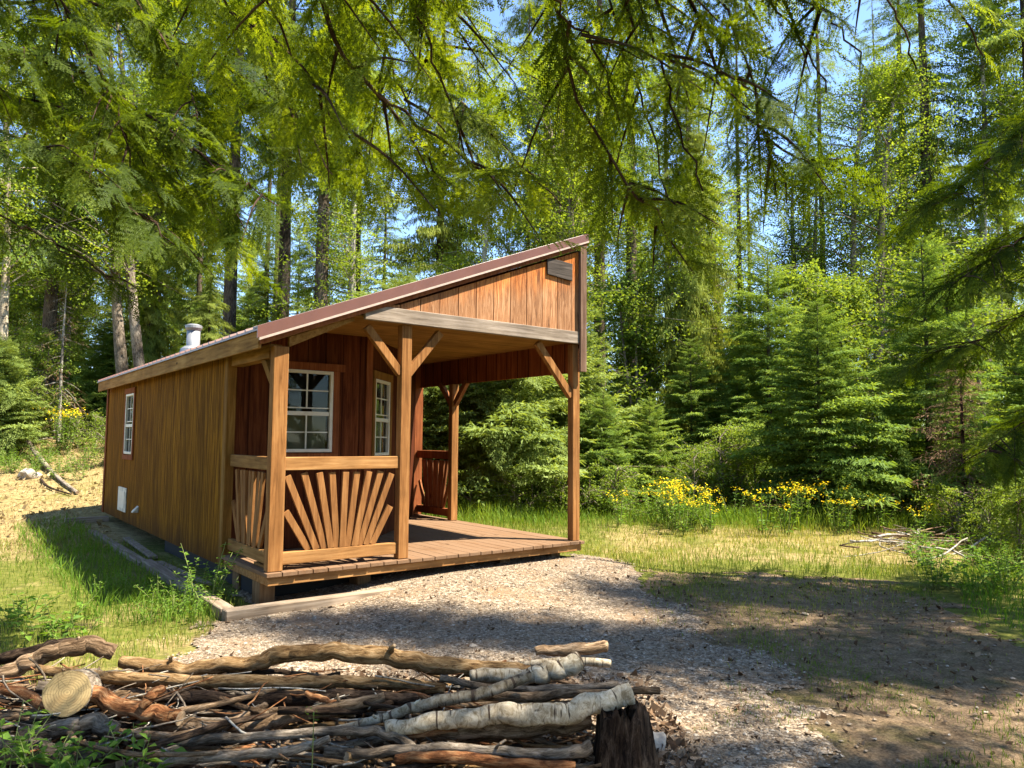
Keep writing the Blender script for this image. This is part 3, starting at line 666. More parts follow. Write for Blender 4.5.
# ------------------------------------------------------------------ round wood
def spline(pts, n):
    p = np.array(pts, float); p = np.vstack([2 * p[0] - p[1], p, 2 * p[-1] - p[-2]]); o = []
    segs = len(p) - 3
    for i in range(n):
        t = i / (n - 1) * segs; k = min(int(t), segs - 1); f = t - k
        a, b, c, d = p[k:k + 4]
        o.append(.5 * (2 * b + (c - a) * f + (2 * a - 5 * b + 4 * c - d) * f * f + (3 * b - a - 3 * c + d) * f ** 3))
    return np.array(o)
def tube_arr(path, rad, seg, rough=.06, seed=0, cap=True):
    """verts, quads, tc for a lumpy tube; caps are quads fans degenerate-free (centre vertex)"""
    r_ = np.random.default_rng(seed); path = np.asarray(path, float); n = len(path); rad = np.broadcast_to(rad, (n,))
    T = np.gradient(path, axis=0); T /= np.linalg.norm(T, axis=1)[:, None] + 1e-9
    ref = np.array([0, 0, 1.0]) if abs(T[:, 2]).mean() < .8 else np.array([1.0, 0, 0])
    Xv = np.cross(T, ref); Xv /= np.linalg.norm(Xv, axis=1)[:, None]; Yv = np.cross(Xv, T)
    a = np.arange(seg) / seg * 2 * np.pi
    s = np.concatenate([[0], np.cumsum(np.linalg.norm(np.diff(path, axis=0), axis=1))])
    lump = 1 + rough * 3.2 * r_.normal(size=(n, seg)); lump = (lump + np.roll(lump, 1, 1) + np.roll(lump, 1, 0) + np.roll(lump, 2, 0) + np.roll(lump, 3, 0)) / 5
    lump = (lump + np.roll(lump, 2, 0) + np.roll(lump, 1, 1)) / 3; lump += rough * .7 * np.sin(s * 4 / max(.3, s[-1] ** .5) + r_.uniform(0, 6))[:, None]
    R_ = rad[:, None] * lump
    V = path[:, None] + Xv[:, None] * (np.cos(a) * R_)[..., None] + Yv[:, None] * (np.sin(a) * R_)[..., None]
    off = r_.uniform(0, 20, 3)
    tc = np.stack([np.cos(a)[None] * rad[:, None] * 1.0 + off[0], np.sin(a)[None] * rad[:, None] + off[1], np.repeat((s + off[2])[:, None], seg, 1)], -1)
    V = V.reshape(-1, 3); tc = tc.reshape(-1, 3)
    i = np.arange(n - 1)[:, None] * seg; k = np.arange(seg)[None]; k2 = (k + 1) % seg
    Fq = np.stack([i + k, i + k2, i + seg + k2, i + seg + k], -1).reshape(-1, 4)
    return V, Fq, tc, seg, n
def log_mesh(name, path, rad, seg, mat, cutmat, rough=.06, seed=0):
    V, Fq, tc, seg, n = tube_arr(path, rad, seg, rough, seed)
    r_ = np.random.default_rng(seed + 99)
    me = bpy.data.meshes.new(name)
    T0 = path[1] - path[0]; T1 = path[-1] - path[-2]
    fs = [tuple(f) for f in Fq] + [tuple(range(seg)), tuple(range((n - 1) * seg, n * seg))[::-1]]
    vs = [tuple(v) for v in V]
    me.from_pydata(vs, [], fs)
    me.materials.append(mat); me.materials.append(cutmat)
    a = me.attributes.new('tc', 'FLOAT_VECTOR', 'POINT'); a.data.foreach_set('vector', tc.astype(np.float32).ravel())
    sm = np.ones(len(fs), bool); sm[-2:] = False; me.polygons.foreach_set('use_smooth', sm)
    mi = np.zeros(len(fs), np.int32); mi[-2:] = 1; me.polygons.foreach_set('material_index', mi)
    bm = bmesh.new(); bm.from_mesh(me); bmesh.ops.recalc_face_normals(bm, faces=bm.faces); bm.to_mesh(me); bm.free()
    return me
def log(name, label, pix, mat, seg=14, cut='cut_old', rough=.05, group='logs and branches in the brush pile', cat='log', knots=0):
    """pix: (px, py, forward distance, radius in pixels) along the log"""
    P = spline([at(a, b, d) for a, b, d, r in pix], max(16, len(pix) * 11))
    rr_ = np.interp(np.linspace(0, 1, len(P)), np.linspace(0, 1, len(pix)), [.82 * r * d / F_PX for a, b, d, r in pix])
    sd = int(pix[0][0] * 7 + pix[0][1])
    wob = np.random.default_rng(sd).normal(size=P.shape); wob = np.apply_along_axis(lambda c: np.convolve(c, np.hanning(9) / 2.2, 'same'), 0, wob); P = P + wob * rr_.mean() * .16
    org = P[len(P) // 2].copy(); me = log_mesh(name, P - org, rr_, seg, MT[mat], MT[cut], rough, sd)
    o = link(name, me); o.location = org; tag(o, label, cat, group)
    r_ = np.random.default_rng(sd + 5)
    for k in range(knots):
        i = r_.integers(3, len(P) - 3); d = np.array([r_.normal() * .6, -abs(r_.normal()) * .5, .8]); d /= np.linalg.norm(d)
        q = P[i] - org; L = rr_[i] * r_.uniform(.9, 1.7)
        kb = log_mesh('branch_stub', np.array([q + d * rr_[i] * .5, q + d * (rr_[i] + L * .5), q + d * (rr_[i] + L) + [L * .3, 0, 0]]), np.array([rr_[i] * .42, rr_[i] * .3, rr_[i] * .2]), 7, MT[mat], MT[cut], .08, sd + k)
        link('branch_stub', kb, o)
    return o
log('log', 'longest peeled tan log lying across the top of the brush pile', [(122, 661, 4.02, 7), (160, 668, 4.0, 8), (200, 667, 4.0, 8), (245, 664, 4.0, 9), (272, 657, 4.0, 9.5), (300, 653, 3.98, 10), (340, 652, 3.98, 10.5), (385, 656, 3.96, 10.5), (430, 663, 3.95, 10.5), (480, 669, 3.95, 10), (530, 672, 3.95, 9)], 'bark_tan', 16, knots=2)
log('log', 'birch log end showing past the long tan log, top of the pile', [(470, 676, 3.88, 8), (520, 677, 3.88, 9), (550, 672, 3.88, 10), (580, 661, 3.9, 11)], 'bark_birch', 16)
log('log', 'slim straight orange-tan pole just below the long tan log', [(38, 668, 3.86, 6), (80, 675, 3.86, 7), (130, 678, 3.84, 7.5), (200, 680, 3.82, 7.5), (284, 682, 3.8, 7), (340, 682, 3.8, 7), (400, 684, 3.8, 6.5), (445, 690, 3.8, 5.5)], 'bark_tan', 14, knots=1)
log('log', 'curved tan log arching over the far corner of the brush pile', [(-25, 688, 3.95, 9), (5, 674, 3.95, 9.5), (35, 660, 3.97, 9.5), (62, 648, 4.0, 9.5), (90, 643, 4.05, 10), (113, 651, 4.1, 9)], 'bark_log', 14)
log('log', 'thin dark log lying behind the curved tan log', [(-30, 668, 4.15, 7), (10, 657, 4.15, 7), (50, 646, 4.2, 6), (80, 640, 4.25, 5)], 'bark_dark', 12)
log('log', 'orange-barked log slanting down beside the pale round cut end', [(78, 686, 3.62, 9), (110, 701, 3.58, 11), (150, 714, 3.52, 10.5), (182, 718, 3.5, 8)], 'bark_orange', 14)
log('log', 'grey-brown log with peeling orange end in the middle of the pile', [(140, 722, 3.55, 7), (178, 724, 3.55, 9), (230, 728, 3.55, 9), (262, 724, 3.55, 8.5), (300, 715, 3.56, 7.5), (340, 708, 3.58, 7), (385, 697, 3.62, 6)], 'bark_log', 14, knots=2)
log('log', 'smooth grey branch with a hooked end, below the peeling log', [(160, 744, 3.36, 5), (205, 740, 3.36, 6), (255, 737, 3.36, 6), (310, 733, 3.36, 5.5), (345, 731, 3.36, 5.5), (380, 733, 3.36, 6), (405, 741, 3.34, 6), (418, 752, 3.3, 5)], 'bark_grey', 12)
log('log', 'thin white birch pole climbing to the knot by the birch ends', [(330, 732, 3.45, 4), (372, 722, 3.45, 5), (402, 711, 3.47, 6), (432, 703, 3.5, 6.5), (470, 696, 3.52, 6.5), (500, 688, 3.55, 6.5), (530, 675, 3.6, 6)], 'bark_birch', 12, knots=2)
log('log', 'thick white birch log with black marks resting on the stump', [(385, 731, 3.36, 7), (430, 722, 3.36, 10), (480, 714, 3.36, 11), (520, 713, 3.36, 11.5), (560, 714, 3.36, 12), (592, 706, 3.38, 12), (632, 693, 3.42, 12)], 'bark_birch', 18)
log('log', 'brown log tucked close beneath the thick birch log', [(420, 738, 3.42, 7), (470, 730, 3.42, 9), (520, 726, 3.42, 12), (565, 724, 3.42, 12), (590, 722, 3.42, 9)], 'bark_log', 14)
log('log', 'grey stick at the very front of the pile under the flower stalk', [(160, 762, 3.24, 5.5), (205, 757, 3.24, 6), (260, 754, 3.24, 6), (300, 748, 3.26, 5.5), (330, 738, 3.28, 4)], 'bark_grey', 12, cat='stick')
log('log', 'long pale stick at the front, ending beside the stump', [(325, 752, 3.26, 5), (380, 753, 3.25, 6), (430, 748, 3.27, 6), (500, 751, 3.25, 6), (560, 754, 3.24, 7), (592, 745, 3.26, 8)], 'bark_grey', 12, cat='stick', knots=2)
log('log', 'orange split stick along the bottom edge near the stump', [(395, 758, 3.2, 5), (440, 757, 3.2, 6.5), (510, 764, 3.18, 7), (575, 769, 3.17, 7)], 'bark_orange', 12, cat='stick')
log('log', 'small grey-brown log lying on the gravel behind the birch ends', [(535, 651, 4.15, 5), (570, 650, 4.15, 7), (607, 647, 4.16, 7)], 'bark_log', 12)
log('log', 'thin pale birch stick on the gravel beneath the small log', [(520, 664, 4.05, 4), (570, 661, 4.05, 4.5), (610, 664, 4.05, 5)], 'bark_birch', 12, cat='stick')
log('log', 'upper of two slim dark poles between the birch logs', [(440, 678, 3.74, 4), (500, 688, 3.74, 4.5), (560, 689, 3.74, 5), (618, 684, 3.74, 4.5)], 'bark_grey', 12, cat='pole')
log('log', 'lower of two slim dark poles between the birch logs', [(470, 695, 3.64, 5), (530, 697, 3.64, 6), (590, 693, 3.64, 5), (660, 690, 3.7, 4)], 'bark_log', 12, cat='pole')
log('log', 'blackened log deep in the pile under the slim orange-tan pole', [(150, 694, 3.74, 7), (220, 700, 3.74, 9), (290, 699, 3.74, 9), (350, 697, 3.74, 8), (420, 700, 3.74, 6)], 'bark_dark', 12)
log('log', 'short reddish split piece pointing up beside the orange log', [(142, 707, 3.5, 5), (152, 696, 3.52, 6), (163, 688, 3.56, 5)], 'bark_orange', 10, cat='stick')
log('log', 'bright orange splinter below the middle of the slim pole', [(306, 693, 3.62, 3), (322, 699, 3.6, 4), (342, 703, 3.6, 2)], 'bark_orange', 9, cat='stick')
log('log', 'orange stick peeking out under the thin birch pole', [(408, 736, 3.36, 3), (432, 733, 3.36, 4), (458, 729, 3.38, 3)], 'bark_orange', 9, cat='stick')
log('log', 'reddish forked piece at the far edge near the curved log', [(2, 690, 3.7, 6), (25, 694, 3.66, 6), (44, 705, 3.6, 6), (70, 712, 3.55, 5)], 'bark_orange', 12, cat='stick')
log('log', 'mossy grey log low at the front beneath the leafy plant', [(-20, 748, 3.3, 14), (30, 752, 3.28, 15), (80, 757, 3.25, 15), (120, 764, 3.22, 12)], 'bark_grey', 14)
log('log', 'grey log with rounded end behind the leafy plant', [(20, 735, 3.38, 8), (60, 730, 3.4, 10), (95, 724, 3.42, 11), (116, 731, 3.4, 8)], 'bark_grey', 14)
# round pale cut end facing the camera
c0 = at(67, 693, 3.5); dr = np.array([-.35, 1.0, -.28]); dr /= np.linalg.norm(dr)
P = np.array([c0 + dr * t for t in np.linspace(0, .55, 8)]); org = P[0].copy()
o = link('sawn_log', log_mesh('sawn_log', P - org, np.full(8, .098), 26, MT['bark_grey'], MT['cut'], .02, 4)); o.location = org
tag(o, 'thick sawn log showing its pale yellow round cut end', 'log', 'logs and branches in the brush pile')
# rotten stump at the end of the pile
sc_ = at(622, 740, 3.38); gx, gy = sc_[0], sc_[1]
a = np.arange(28) / 28 * 2 * np.pi; st_v, st_tc = [], []
r_ = np.random.default_rng(21)
flute = 1 + .16 * np.sin(a * 5 + 1) + .10 * np.sin(a * 11 + 2) + .05 * r_.normal(size=28)
for z, rr_ in ((-.12, .215), (.0, .185), (.06, .155), (.12, .14), (.18, .13), (.24, .125), (.29, .12), (.305, .10), (.27, .05)):
    for k in range(28):
        rad = rr_ * (flute[k] if z < .27 else 1 + (flute[k] - 1) * .7); top = .03 * r_.normal() if z > .2 else 0
        st_v.append((math.cos(a[k]) * rad * .88, math.sin(a[k]) * rad * .88, z + top)); st_tc.append((math.cos(a[k]) * rad, math.sin(a[k]) * rad, z))
i = np.arange(8)[:, None] * 28; k = np.arange(28)[None]; k2 = (k + 1) % 28
me = arr_mesh('tree_stump', st_v, np.stack([i + k, i + k2, i + 28 + k2, i + 28 + k], -1).reshape(-1, 4), [MT['bark_dark']], tc=np.array(st_tc), smooth=True)
o = link('tree_stump', me); o.location = (gx, gy, float(ground_h(gx, gy))); tag(o, 'dark rotten stump holding up the birch log ends', 'stump')
# tangle of thin sticks under and between the logs
r_ = np.random.default_rng(77)
def surf(x, y): return np.interp(y, [3.0, 3.25, 3.5, 3.75, 4.0, 4.2], [.03, .08, .15, .22, .27, .12])
def stick(name, x, y, z, ang, L, rad, mat, tilt, label, cat, group, seg=7):
    n = 9; t = np.linspace(-.5, .5, n)
    b1, b2 = r_.normal(size=2) * L * .06
    P = np.stack([t * L, b1 * np.cos(t * 5) + b2 * np.sin(t * 6), t * L * tilt + r_.normal() * L * .03 * np.cos(t * 4)], -1) + r_.normal(size=(n, 3)) * rad * .35
    ca, sa = math.cos(ang), math.sin(ang); P = np.stack([P[:, 0] * ca - P[:, 1] * sa, P[:, 0] * sa + P[:, 1] * ca, P[:, 2]], -1)
    me = log_mesh(name, P, rad * np.linspace(1.15, .65, n), seg, MT[mat], MT['cut_old'], .08, int(r_.integers(1e6)))
    o = link(name, me); o.location = (x, y, z); tag(o, label, cat, group); return o
for k in range(230):
    y = r_.uniform(3.12, 4.1); x = r_.uniform(-2.7, .25); L = r_.uniform(.5, 1.5); x = min(x, .40 - L * .45)
    h = float(surf(x, y)); z = r_.uniform(.02, max(.03, h + (.03 if k % 3 == 0 else -.02)))
    stick('stick', x, y, z, r_.normal() * .36, L, r_.choice([.006, .009, .012, .016, .021]) * r_.uniform(.8, 1.2), r_.choice(['bark_log', 'bark_grey', 'bark_dark', 'bark_grey', 'bark_log', 'bark_tan', 'bark_orange']), r_.normal() * .04,
          'dead stick, broom-handle thick or thinner, wedged between larger logs of the brush pile', 'stick', 'sticks wedged in the brush pile')
for k in range(130):
    y = r_.uniform(3.2, 3.95); x = r_.uniform(-2.6, -.2) if k % 3 else r_.uniform(-2.5, -1.5)
    h = float(surf(x, y)); L = r_.uniform(.2, .6)
    stick('dry_twig', x, y, h + r_.uniform(0, .07), r_.uniform(-1.3, 1.3), L, r_.uniform(.0022, .005), r_.choice(['bark_grey', 'bark_pale', 'bark_orange']), r_.normal() * .25,
          'pencil-thin dry twig lying loose over the brush pile', 'twig', 'loose twigs on the brush pile', 5)
# bark flakes and needles on and round the pile
def flakes(name, n, fx, size, mat, lab, tintlo=0, tinthi=1, flat=.35):
    x, y, z = fx(n); n = len(x)
    a = r_.uniform(0, 6.28, n); s = r_.uniform(*size, n); asp = r_.uniform(.2, .6, n)
    q = np.array([(-.5, -.5), (.5, -.35), (.45, .5), (-.4, .4)])
    px = q[None, :, 0] * s[:, None]; py = q[None, :, 1] * (s * asp)[:, None]
    V = np.stack([px * np.cos(a)[:, None] - py * np.sin(a)[:, None] + x[:, None], px * np.sin(a)[:, None] + py * np.cos(a)[:, None] + y[:, None], z[:, None] + r_.normal(size=(n, 4)) * s[:, None] * flat], -1)
    me = arr_mesh(name, V, np.arange(4 * n).reshape(-1, 4), [MT[mat]], tint=r_.uniform(tintlo, tinthi, n))
    return tag(link(name, me), lab, 'litter', kind='stuff')
MT['litter'] = leaf('litter', (.05, .028, .015), (.14, .085, .048), (.29, .20, .125), .1, (1, 1, 1))
def fx1(n):
    x = r_.uniform(-3.0, .9, n); y = r_.uniform(2.9, 4.9, n); k = (y < 4.35) | (r_.uniform(size=n) < .45); x, y = x[k], y[k]
    return x, y, ground_h(x, y) + np.where((y < 4.1) & (x < .3), surf(x, y) * r_.uniform(0, .75, len(x)), 0) + .015
flakes('bark_litter', 15000, fx1, (.012, .055), 'litter', 'brown bark flakes and chips among the piled logs')
# ------------------------------------------------------------------ foliage machinery
def spray_tpl(nst, tw, sub, sl, sw, seed, flat=.04, back=False):
    """flat conifer spray along +X, length 1: side twigs carrying small blades. returns (n,4,3)"""
    r_ = np.random.default_rng(seed); Q = []
    def blade(p, d, l, w_):
        d = d / np.linalg.norm(d); s = np.cross(d, [0, 0, 1.0]) + np.array([0, 0, r_.normal() * .8]); s /= np.linalg.norm(s)
        mid = p + d * l * .45 + np.array([0, 0, r_.normal() * flat * .3]); tip = p + d * l + np.array([0, 0, -abs(r_.normal()) * flat * .5])
        Q.append([p, mid + s * w_ * .5, tip, mid - s * w_ * .5])
    for i in range(nst):
        t = .10 + .90 * i / max(1, nst - 1)
        for sd in (-1, 1):
            if r_.uniform() < .06: continue
            tl = tw * (1.02 - t) ** .75 * r_.uniform(.75, 1.15) + .05
            an = R(r_.normal(52, 8)) * sd; d = np.array([math.cos(an), math.sin(an), r_.normal() * .12 - .05])
            b = np.array([t + r_.normal() * .01, 0, 0]); ns = max(1, int(round(sub * tl / tw)))
            for k in range(ns):
                q = b + d * tl * (k + .2) / ns
                for s2 in (-1, 1):
                    a2 = an + s2 * R(r_.normal(40, 10)); blade(q, np.array([math.cos(a2), math.sin(a2), r_.normal() * .22]), sl * r_.uniform(.7, 1.2), sw)
            blade(b + d * tl * .85, d, sl * 1.1, sw)
    blade(np.array([.95, 0, 0]), np.array([1.0, 0, 0]), sl, sw)
    return np.array(Q)
def needle_tpl(ntw, tw, sp, nl, nw, seed, curve=.0):
    """close-up drooping frond: triangles for single needles. returns (n,3,3), length 1"""
    r_ = np.random.default_rng(seed); Q = []
    def needles(p, d, L):
        n = max(2, int(L / sp)); d = d / np.linalg.norm(d); s = np.cross(d, [0, 0, 1.0]); s /= np.linalg.norm(s)
        for k in range(n):
            q = p + d * L * k / n; f = (1 - .45 * k / n)
            for sd in (-1, 1):
                e = d * .62 + s * sd * .8 + np.array([0, 0, r_.normal() * .22]); e *= nl * f * r_.uniform(.8, 1.15) / np.linalg.norm(e)
                Q.append([q - d * nw * .5, q + d * nw * .5, q + e])
        Q.append([p - s * .0022, p + s * .0022, p + d * L])
    for i in range(ntw):
        t = .06 + .92 * i / (ntw - 1)
        for sd in (-1, 1):
            if r_.uniform() < .08: continue
            an = R(r_.normal(50, 7)) * sd; L = tw * (1.03 - t) ** .8 * min(1, .45 + t * 3) * r_.uniform(.8, 1.15) + .02
            needles(np.array([t, 0, 0]), np.array([math.cos(an), math.sin(an), r_.normal() * .14 - .12]), L)
    needles(np.array([.0, 0, 0]), np.array([1.0, 0, 0]), 1.0)
    return np.array(Q)
def place(tpls, pos, az, inc, L, droop, wid, tint, r_, roll=None, tipt=.25):
    """copies of templates bent and turned into place -> verts (N,k,3), tint (N,)"""
    out, tt = [], []; ch = r_.integers(0, len(tpls), len(pos)); roll = np.zeros(len(pos)) if roll is None else roll
    for c, T in enumerate(tpls):
        m = np.where(ch == c)[0]
        if not len(m): continue
        p = T[None] * np.stack([L[m], L[m] * wid[m], L[m]], -1)[:, None, None, :]
        xr = T[None, ..., 0]
        cr_, sr_ = np.cos(roll[m])[:, None, None], np.sin(roll[m])[:, None, None]
        y = p[..., 1] * cr_ - p[..., 2] * sr_; z = p[..., 1] * sr_ + p[..., 2] * cr_
        z = z - (droop[m] * L[m])[:, None, None] * xr ** 2
        x = p[..., 0]
        ci, si = np.cos(inc[m])[:, None, None], np.sin(inc[m])[:, None, None]
        x, z = x * ci - z * si, x * si + z * ci
        ca, sa = np.cos(az[m])[:, None, None], np.sin(az[m])[:, None, None]
        w_ = np.stack([x * ca - y * sa, x * sa + y * ca, z], -1) + pos[m][:, None, None, :]
        out.append(w_.reshape(-1, T.shape[1], 3))
        tq = tint[m][:, None] + tipt * (T[None, :, :, 0].mean(-1) - .5) + r_.normal(size=(len(m), len(T))) * .10
        tt.append(tq.ravel())
    return np.concatenate(out), np.concatenate(tt)
def quad_mesh(name, V, tint, mat):
    k = V.shape[1]; return arr_mesh(name, V.reshape(-1, 3), np.arange(len(V) * k).reshape(-1, k), [mat], tint=np.clip(tint, 0, 1))
def wood_mesh(name, tubes, mat):
    vs, fs, ts, b = [], [], [], 0
    for path, rad, seg, sd in tubes:
        V, Fq, tc, _, _ = tube_arr(path, rad, seg, .05, sd); vs.append(V); fs.append(Fq + b); ts.append(tc); b += len(V)
    return arr_mesh(name, np.concatenate(vs), np.concatenate(fs), [mat], tc=np.concatenate(ts), smooth=True)

SP_FINE = [spray_tpl(16, .42, 7, .078, .023, s) for s in range(4)]
SP_PINE = [spray_tpl(18, .36, 7, .066, .018, s + 80, .10) for s in range(4)]
SP_MID = [spray_tpl(9, .44, 4, .17, .046, s + 10) for s in range(4)]
SP_FAR = [spray_tpl(7, .46, 3, .22, .065, s + 20) for s in range(4)]
SP_TALL = [spray_tpl(17, .40, 8, .052, .022, s + 70, .06) for s in range(4)]
SP_HANG = [spray_tpl(18, .30, 7, .050, .020, s + 30, .12) for s in range(4)]
def conifer(H, R0, z0, nb, power, inc0, inc1, droop, tpls, mat, seed, trunk_r, bmat='bark_conifer', wid=1.0, ragged=.22, limb=True, lean=0.0, gaps=.0, tint0=.45, hang=0.0, minL=.10):
    r_ = np.random.default_rng(seed); k = np.arange(nb)
    z = z0 + (H - z0) * ((k + .5) / nb) ** .92 + r_.normal(size=nb) * (H - z0) * .006
    t = np.clip((z - z0) / (H - z0), 0, 1)
    L = (R0 * (1 - t) ** power + minL * R0) * r_.uniform(1 - ragged * 1.3, 1 + ragged, nb)
    low = np.clip(t / .12, .55, 1); L *= low
    az = k * 2.39996 + r_.normal(size=nb) * .35
    L *= 1 + .16 * np.sin(az * 2 + seed) + .10 * np.sin(az * 3 + seed * 2)
    inc = inc0 + (inc1 - inc0) * t + r_.normal(size=nb) * .09
    keep = r_.uniform(size=nb) > gaps; z, t, L, az, inc = z[keep], t[keep], L[keep], az[keep], inc[keep]
    n = len(z); xo = lean * z; pos = np.stack([xo, 0 * z, z], -1)
    tint = np.clip(r_.normal(tint0, .16, n), .05, .95)
    V, T = place(tpls, pos, az, inc, L, np.full(n, droop) * r_.uniform(.6, 1.4, n), np.full(n, wid), tint, r_)
    if hang:   # second set of shorter sprays under the branches
        m = r_.integers(0, n, int(n * hang)); f = r_.uniform(.25, .85, len(m))
        p2 = pos[m] + np.stack([np.cos(az[m]) * np.cos(inc[m]) * L[m] * f, np.sin(az[m]) * np.cos(inc[m]) * L[m] * f, np.sin(inc[m]) * L[m] * f - droop * L[m] * f * f], -1)
        V2, T2 = place(tpls, p2, az[m] + r_.normal(size=len(m)) * .8, inc[m] - r_.uniform(.2, .9, len(m)), L[m] * r_.uniform(.3, .55, len(m)), np.full(len(m), .35), np.full(len(m), wid), np.clip(tint[m] + r_.normal(size=len(m)) * .12, 0, 1), r_)
        V, T = np.concatenate([V, V2]), np.concatenate([T, T2])
    zz = np.linspace(-.15, H * .985, 14)
    tubes = [(np.stack([lean * zz + .012 * np.sin(zz * 1.3 + seed), .012 * np.cos(zz * 1.1), zz], -1), trunk_r * (1 - np.clip(zz, 0, None) / H) ** .85 + .006 + trunk_r * .35 * np.exp(-np.clip(zz, 0, 9) * 4), 10, seed)]
    if limb:
        for i in range(0, n, 1 if n < 170 else 2):
            x = np.linspace(0, .8, 4) * L[i]; dz = -droop * L[i] * (x / L[i]) ** 2
            hx = x * math.cos(inc[i]) - dz * math.sin(inc[i]); hz = x * math.sin(inc[i]) + dz * math.cos(inc[i])
            tubes.append((np.stack([xo[i] + hx * math.cos(az[i]), hx * math.sin(az[i]), z[i] + hz], -1), np.linspace(max(.006, .011 * L[i]), .003, 4), 4, i))
        for i in range(int(z0 * 5)):      # dead stubs on the bare trunk
            zb = r_.uniform(.25, 1) * z0; a = r_.uniform(0, 6.28); l = r_.uniform(.2, .9)
            tubes.append((np.stack([np.linspace(0, l, 3) * math.cos(a) + lean * zb, np.linspace(0, l, 3) * math.sin(a), zb + np.array([0, -.03, -.16]) * l], -1), np.array([.012, .008, .003]), 4, i))
    return wood_mesh('trunk', tubes, MT[bmat]), quad_mesh('crown', V, T, MT[mat])

def broadleaf(H, crown0, Rr, nl, leaf_n, ls, mat, bmat, seed, trunk_r, stems=1, top=.75, tint0=.5):
    r_ = np.random.default_rng(seed); tubes, tips = [], []
    for s in range(stems):
        off = np.array([r_.normal() * .15, r_.normal() * .15, 0]) * (stems > 1) * 2.2; ln = r_.normal(size=2) * .035 * (2 if stems > 1 else 1)
        zz = np.linspace(-.15, H * r_.uniform(.88, 1.0), 14); tp = np.stack([off[0] + ln[0] * zz + .05 * np.sin(zz * .9 + s), off[1] + ln[1] * zz + .05 * np.cos(zz * .8), zz], -1)
        tubes.append((tp, trunk_r * (1 - np.clip(zz, 0, None) / (H * 1.04)) ** .8 + .008, 10, seed + s))
        for i in range(nl // stems):
            zb = crown0 + (H * .95 - crown0) * r_.uniform() ** .9; p = np.array([np.interp(zb, zz, tp[:, j]) for j in range(3)])
            tt = (zb - crown0) / (H - crown0); l = Rr * (1.05 - top * tt) * r_.uniform(.5, 1.1); a = r_.uniform(0, 6.28); e = R(r_.uniform(15, 55))
            d = np.array([math.cos(a) * math.cos(e), math.sin(a) * math.cos(e), math.sin(e)])
            q = p + d * l * .5; q2 = p + d * l + np.array([r_.normal() * .15, r_.normal() * .15, -l * .18]) 
            tubes.append((np.array([p, q, q2]), np.array([.022, .013, .004]) * (.6 + l * .35), 5, i)); 
            for f in np.linspace(.35, 1.05, 5):
                tips.append(p + (q2 - p) * f + r_.normal(size=3) * l * .12)
                sd = tips[-1] + r_.normal(size=3) * np.array([.35, .35, .2]) * l; tubes.append((np.array([p + (q2 - p) * f, sd]), np.array([.007, .002]), 3, i)); tips.append(sd)
    tips = np.array(tips); n = leaf_n; c = r_.integers(0, len(tips), n); tt = np.clip(r_.normal(tint0, .17, len(tips)), 0, 1)
    sig = np.array([.26, .26, .17]) * Rr * .25
    pos = tips[c] + r_.normal(size=(n, 3)) * sig; pos[:, 2] -= abs(r_.normal(size=n)) * .05
    V = leaf_quads(pos, ls, r_); T = tt[c] + r_.normal(size=n) * .12
    return wood_mesh('trunk', tubes, MT[bmat]), quad_mesh('crown', V, T, MT[mat])
def leaf_quads(pos, ls, r_, up=.35, asp=.62):
    n = len(pos); s = ls * r_.uniform(.65, 1.25, n)
    d = r_.normal(size=(n, 3)); d[:, 2] = d[:, 2] * .6 - .25; d /= np.linalg.norm(d, axis=1)[:, None]
    nr = r_.normal(size=(n, 3)); nr[:, 2] += up * 3; e = np.cross(d, nr); e /= np.linalg.norm(e, axis=1)[:, None] + 1e-9
    a = s[:, None]; 
    return np.stack([pos, pos + d * a * .45 + e * a * asp * .5, pos + d * a, pos + d * a * .45 - e * a * asp * .5], 1)

# ------------------------------------------------------------------ plant kinds (mesh pairs shared by copies)
K = {}
K['fir1'] = conifer(4.4, 1.55, .10, 210, .80, -.10, .55, .10, SP_FINE, 'needle_fir', 1, .055, hang=.5)
K['fir2'] = conifer(4.4, 1.30, .15, 190, .85, -.15, .60, .12, SP_FINE, 'needle_fir', 2, .05, hang=.4, gaps=.12, ragged=.3)
K['fir3'] = conifer(3.0, 1.10, .05, 150, .75, -.02, .60, .08, SP_FINE, 'needle_fir', 3, .04, hang=.4, ragged=.3)
K['pine'] = conifer(4.6, 1.6, .05, 230, .70, .0, .65, .06, SP_FINE, 'needle_pine', 4, .06, hang=.7, ragged=.3, minL=.14)
K['pine2'] = conifer(4.0, 1.5, .05, 210, .65, -.02, .65, .06, SP_FINE, 'needle_pine', 5, .06, hang=.7, ragged=.35, minL=.16)
K['tall1'] = conifer(21, 2.4, 5.0, 190, .75, -.30, .45, .22, SP_TALL, 'needle_far', 6, .21, hang=.7, gaps=.2, ragged=.35)
K['tall2'] = conifer(24, 2.0, 8.5, 170, .70, -.45, .40, .25, SP_TALL, 'needle_far', 7, .24, hang=.7, gaps=.25, ragged=.4)
K['tall3'] = conifer(17, 2.4, 1.5, 210, .80, -.35, .40, .22, SP_TALL, 'needle_far', 8, .17, hang=.8, gaps=.15, ragged=.3)
K['cedar'] = conifer(14, 2.1, 1.2, 230, .65, -.25, .35, .35, SP_HANG, 'needle_yellow', 9, .16, 'bark_cedar', hang=1.6, ragged=.35)
K['cedar2'] = conifer(10, 1.7, .6, 210, .65, -.30, .35, .38, SP_HANG, 'needle_yellow', 10, .12, 'bark_cedar', hang=1.6, ragged=.4)
K['spire'] = conifer(23, 1.15, 6.0, 150, .6, -.5, .1, .25, SP_TALL, 'needle_far', 12, .13, hang=.6, gaps=.35, ragged=.5)
K['larch'] = conifer(22, 2.0, 5.0, 210, .65, -.1, .4, .15, SP_HANG, 'needle_yellow', 13, .18, hang=.9, gaps=.2, ragged=.45)
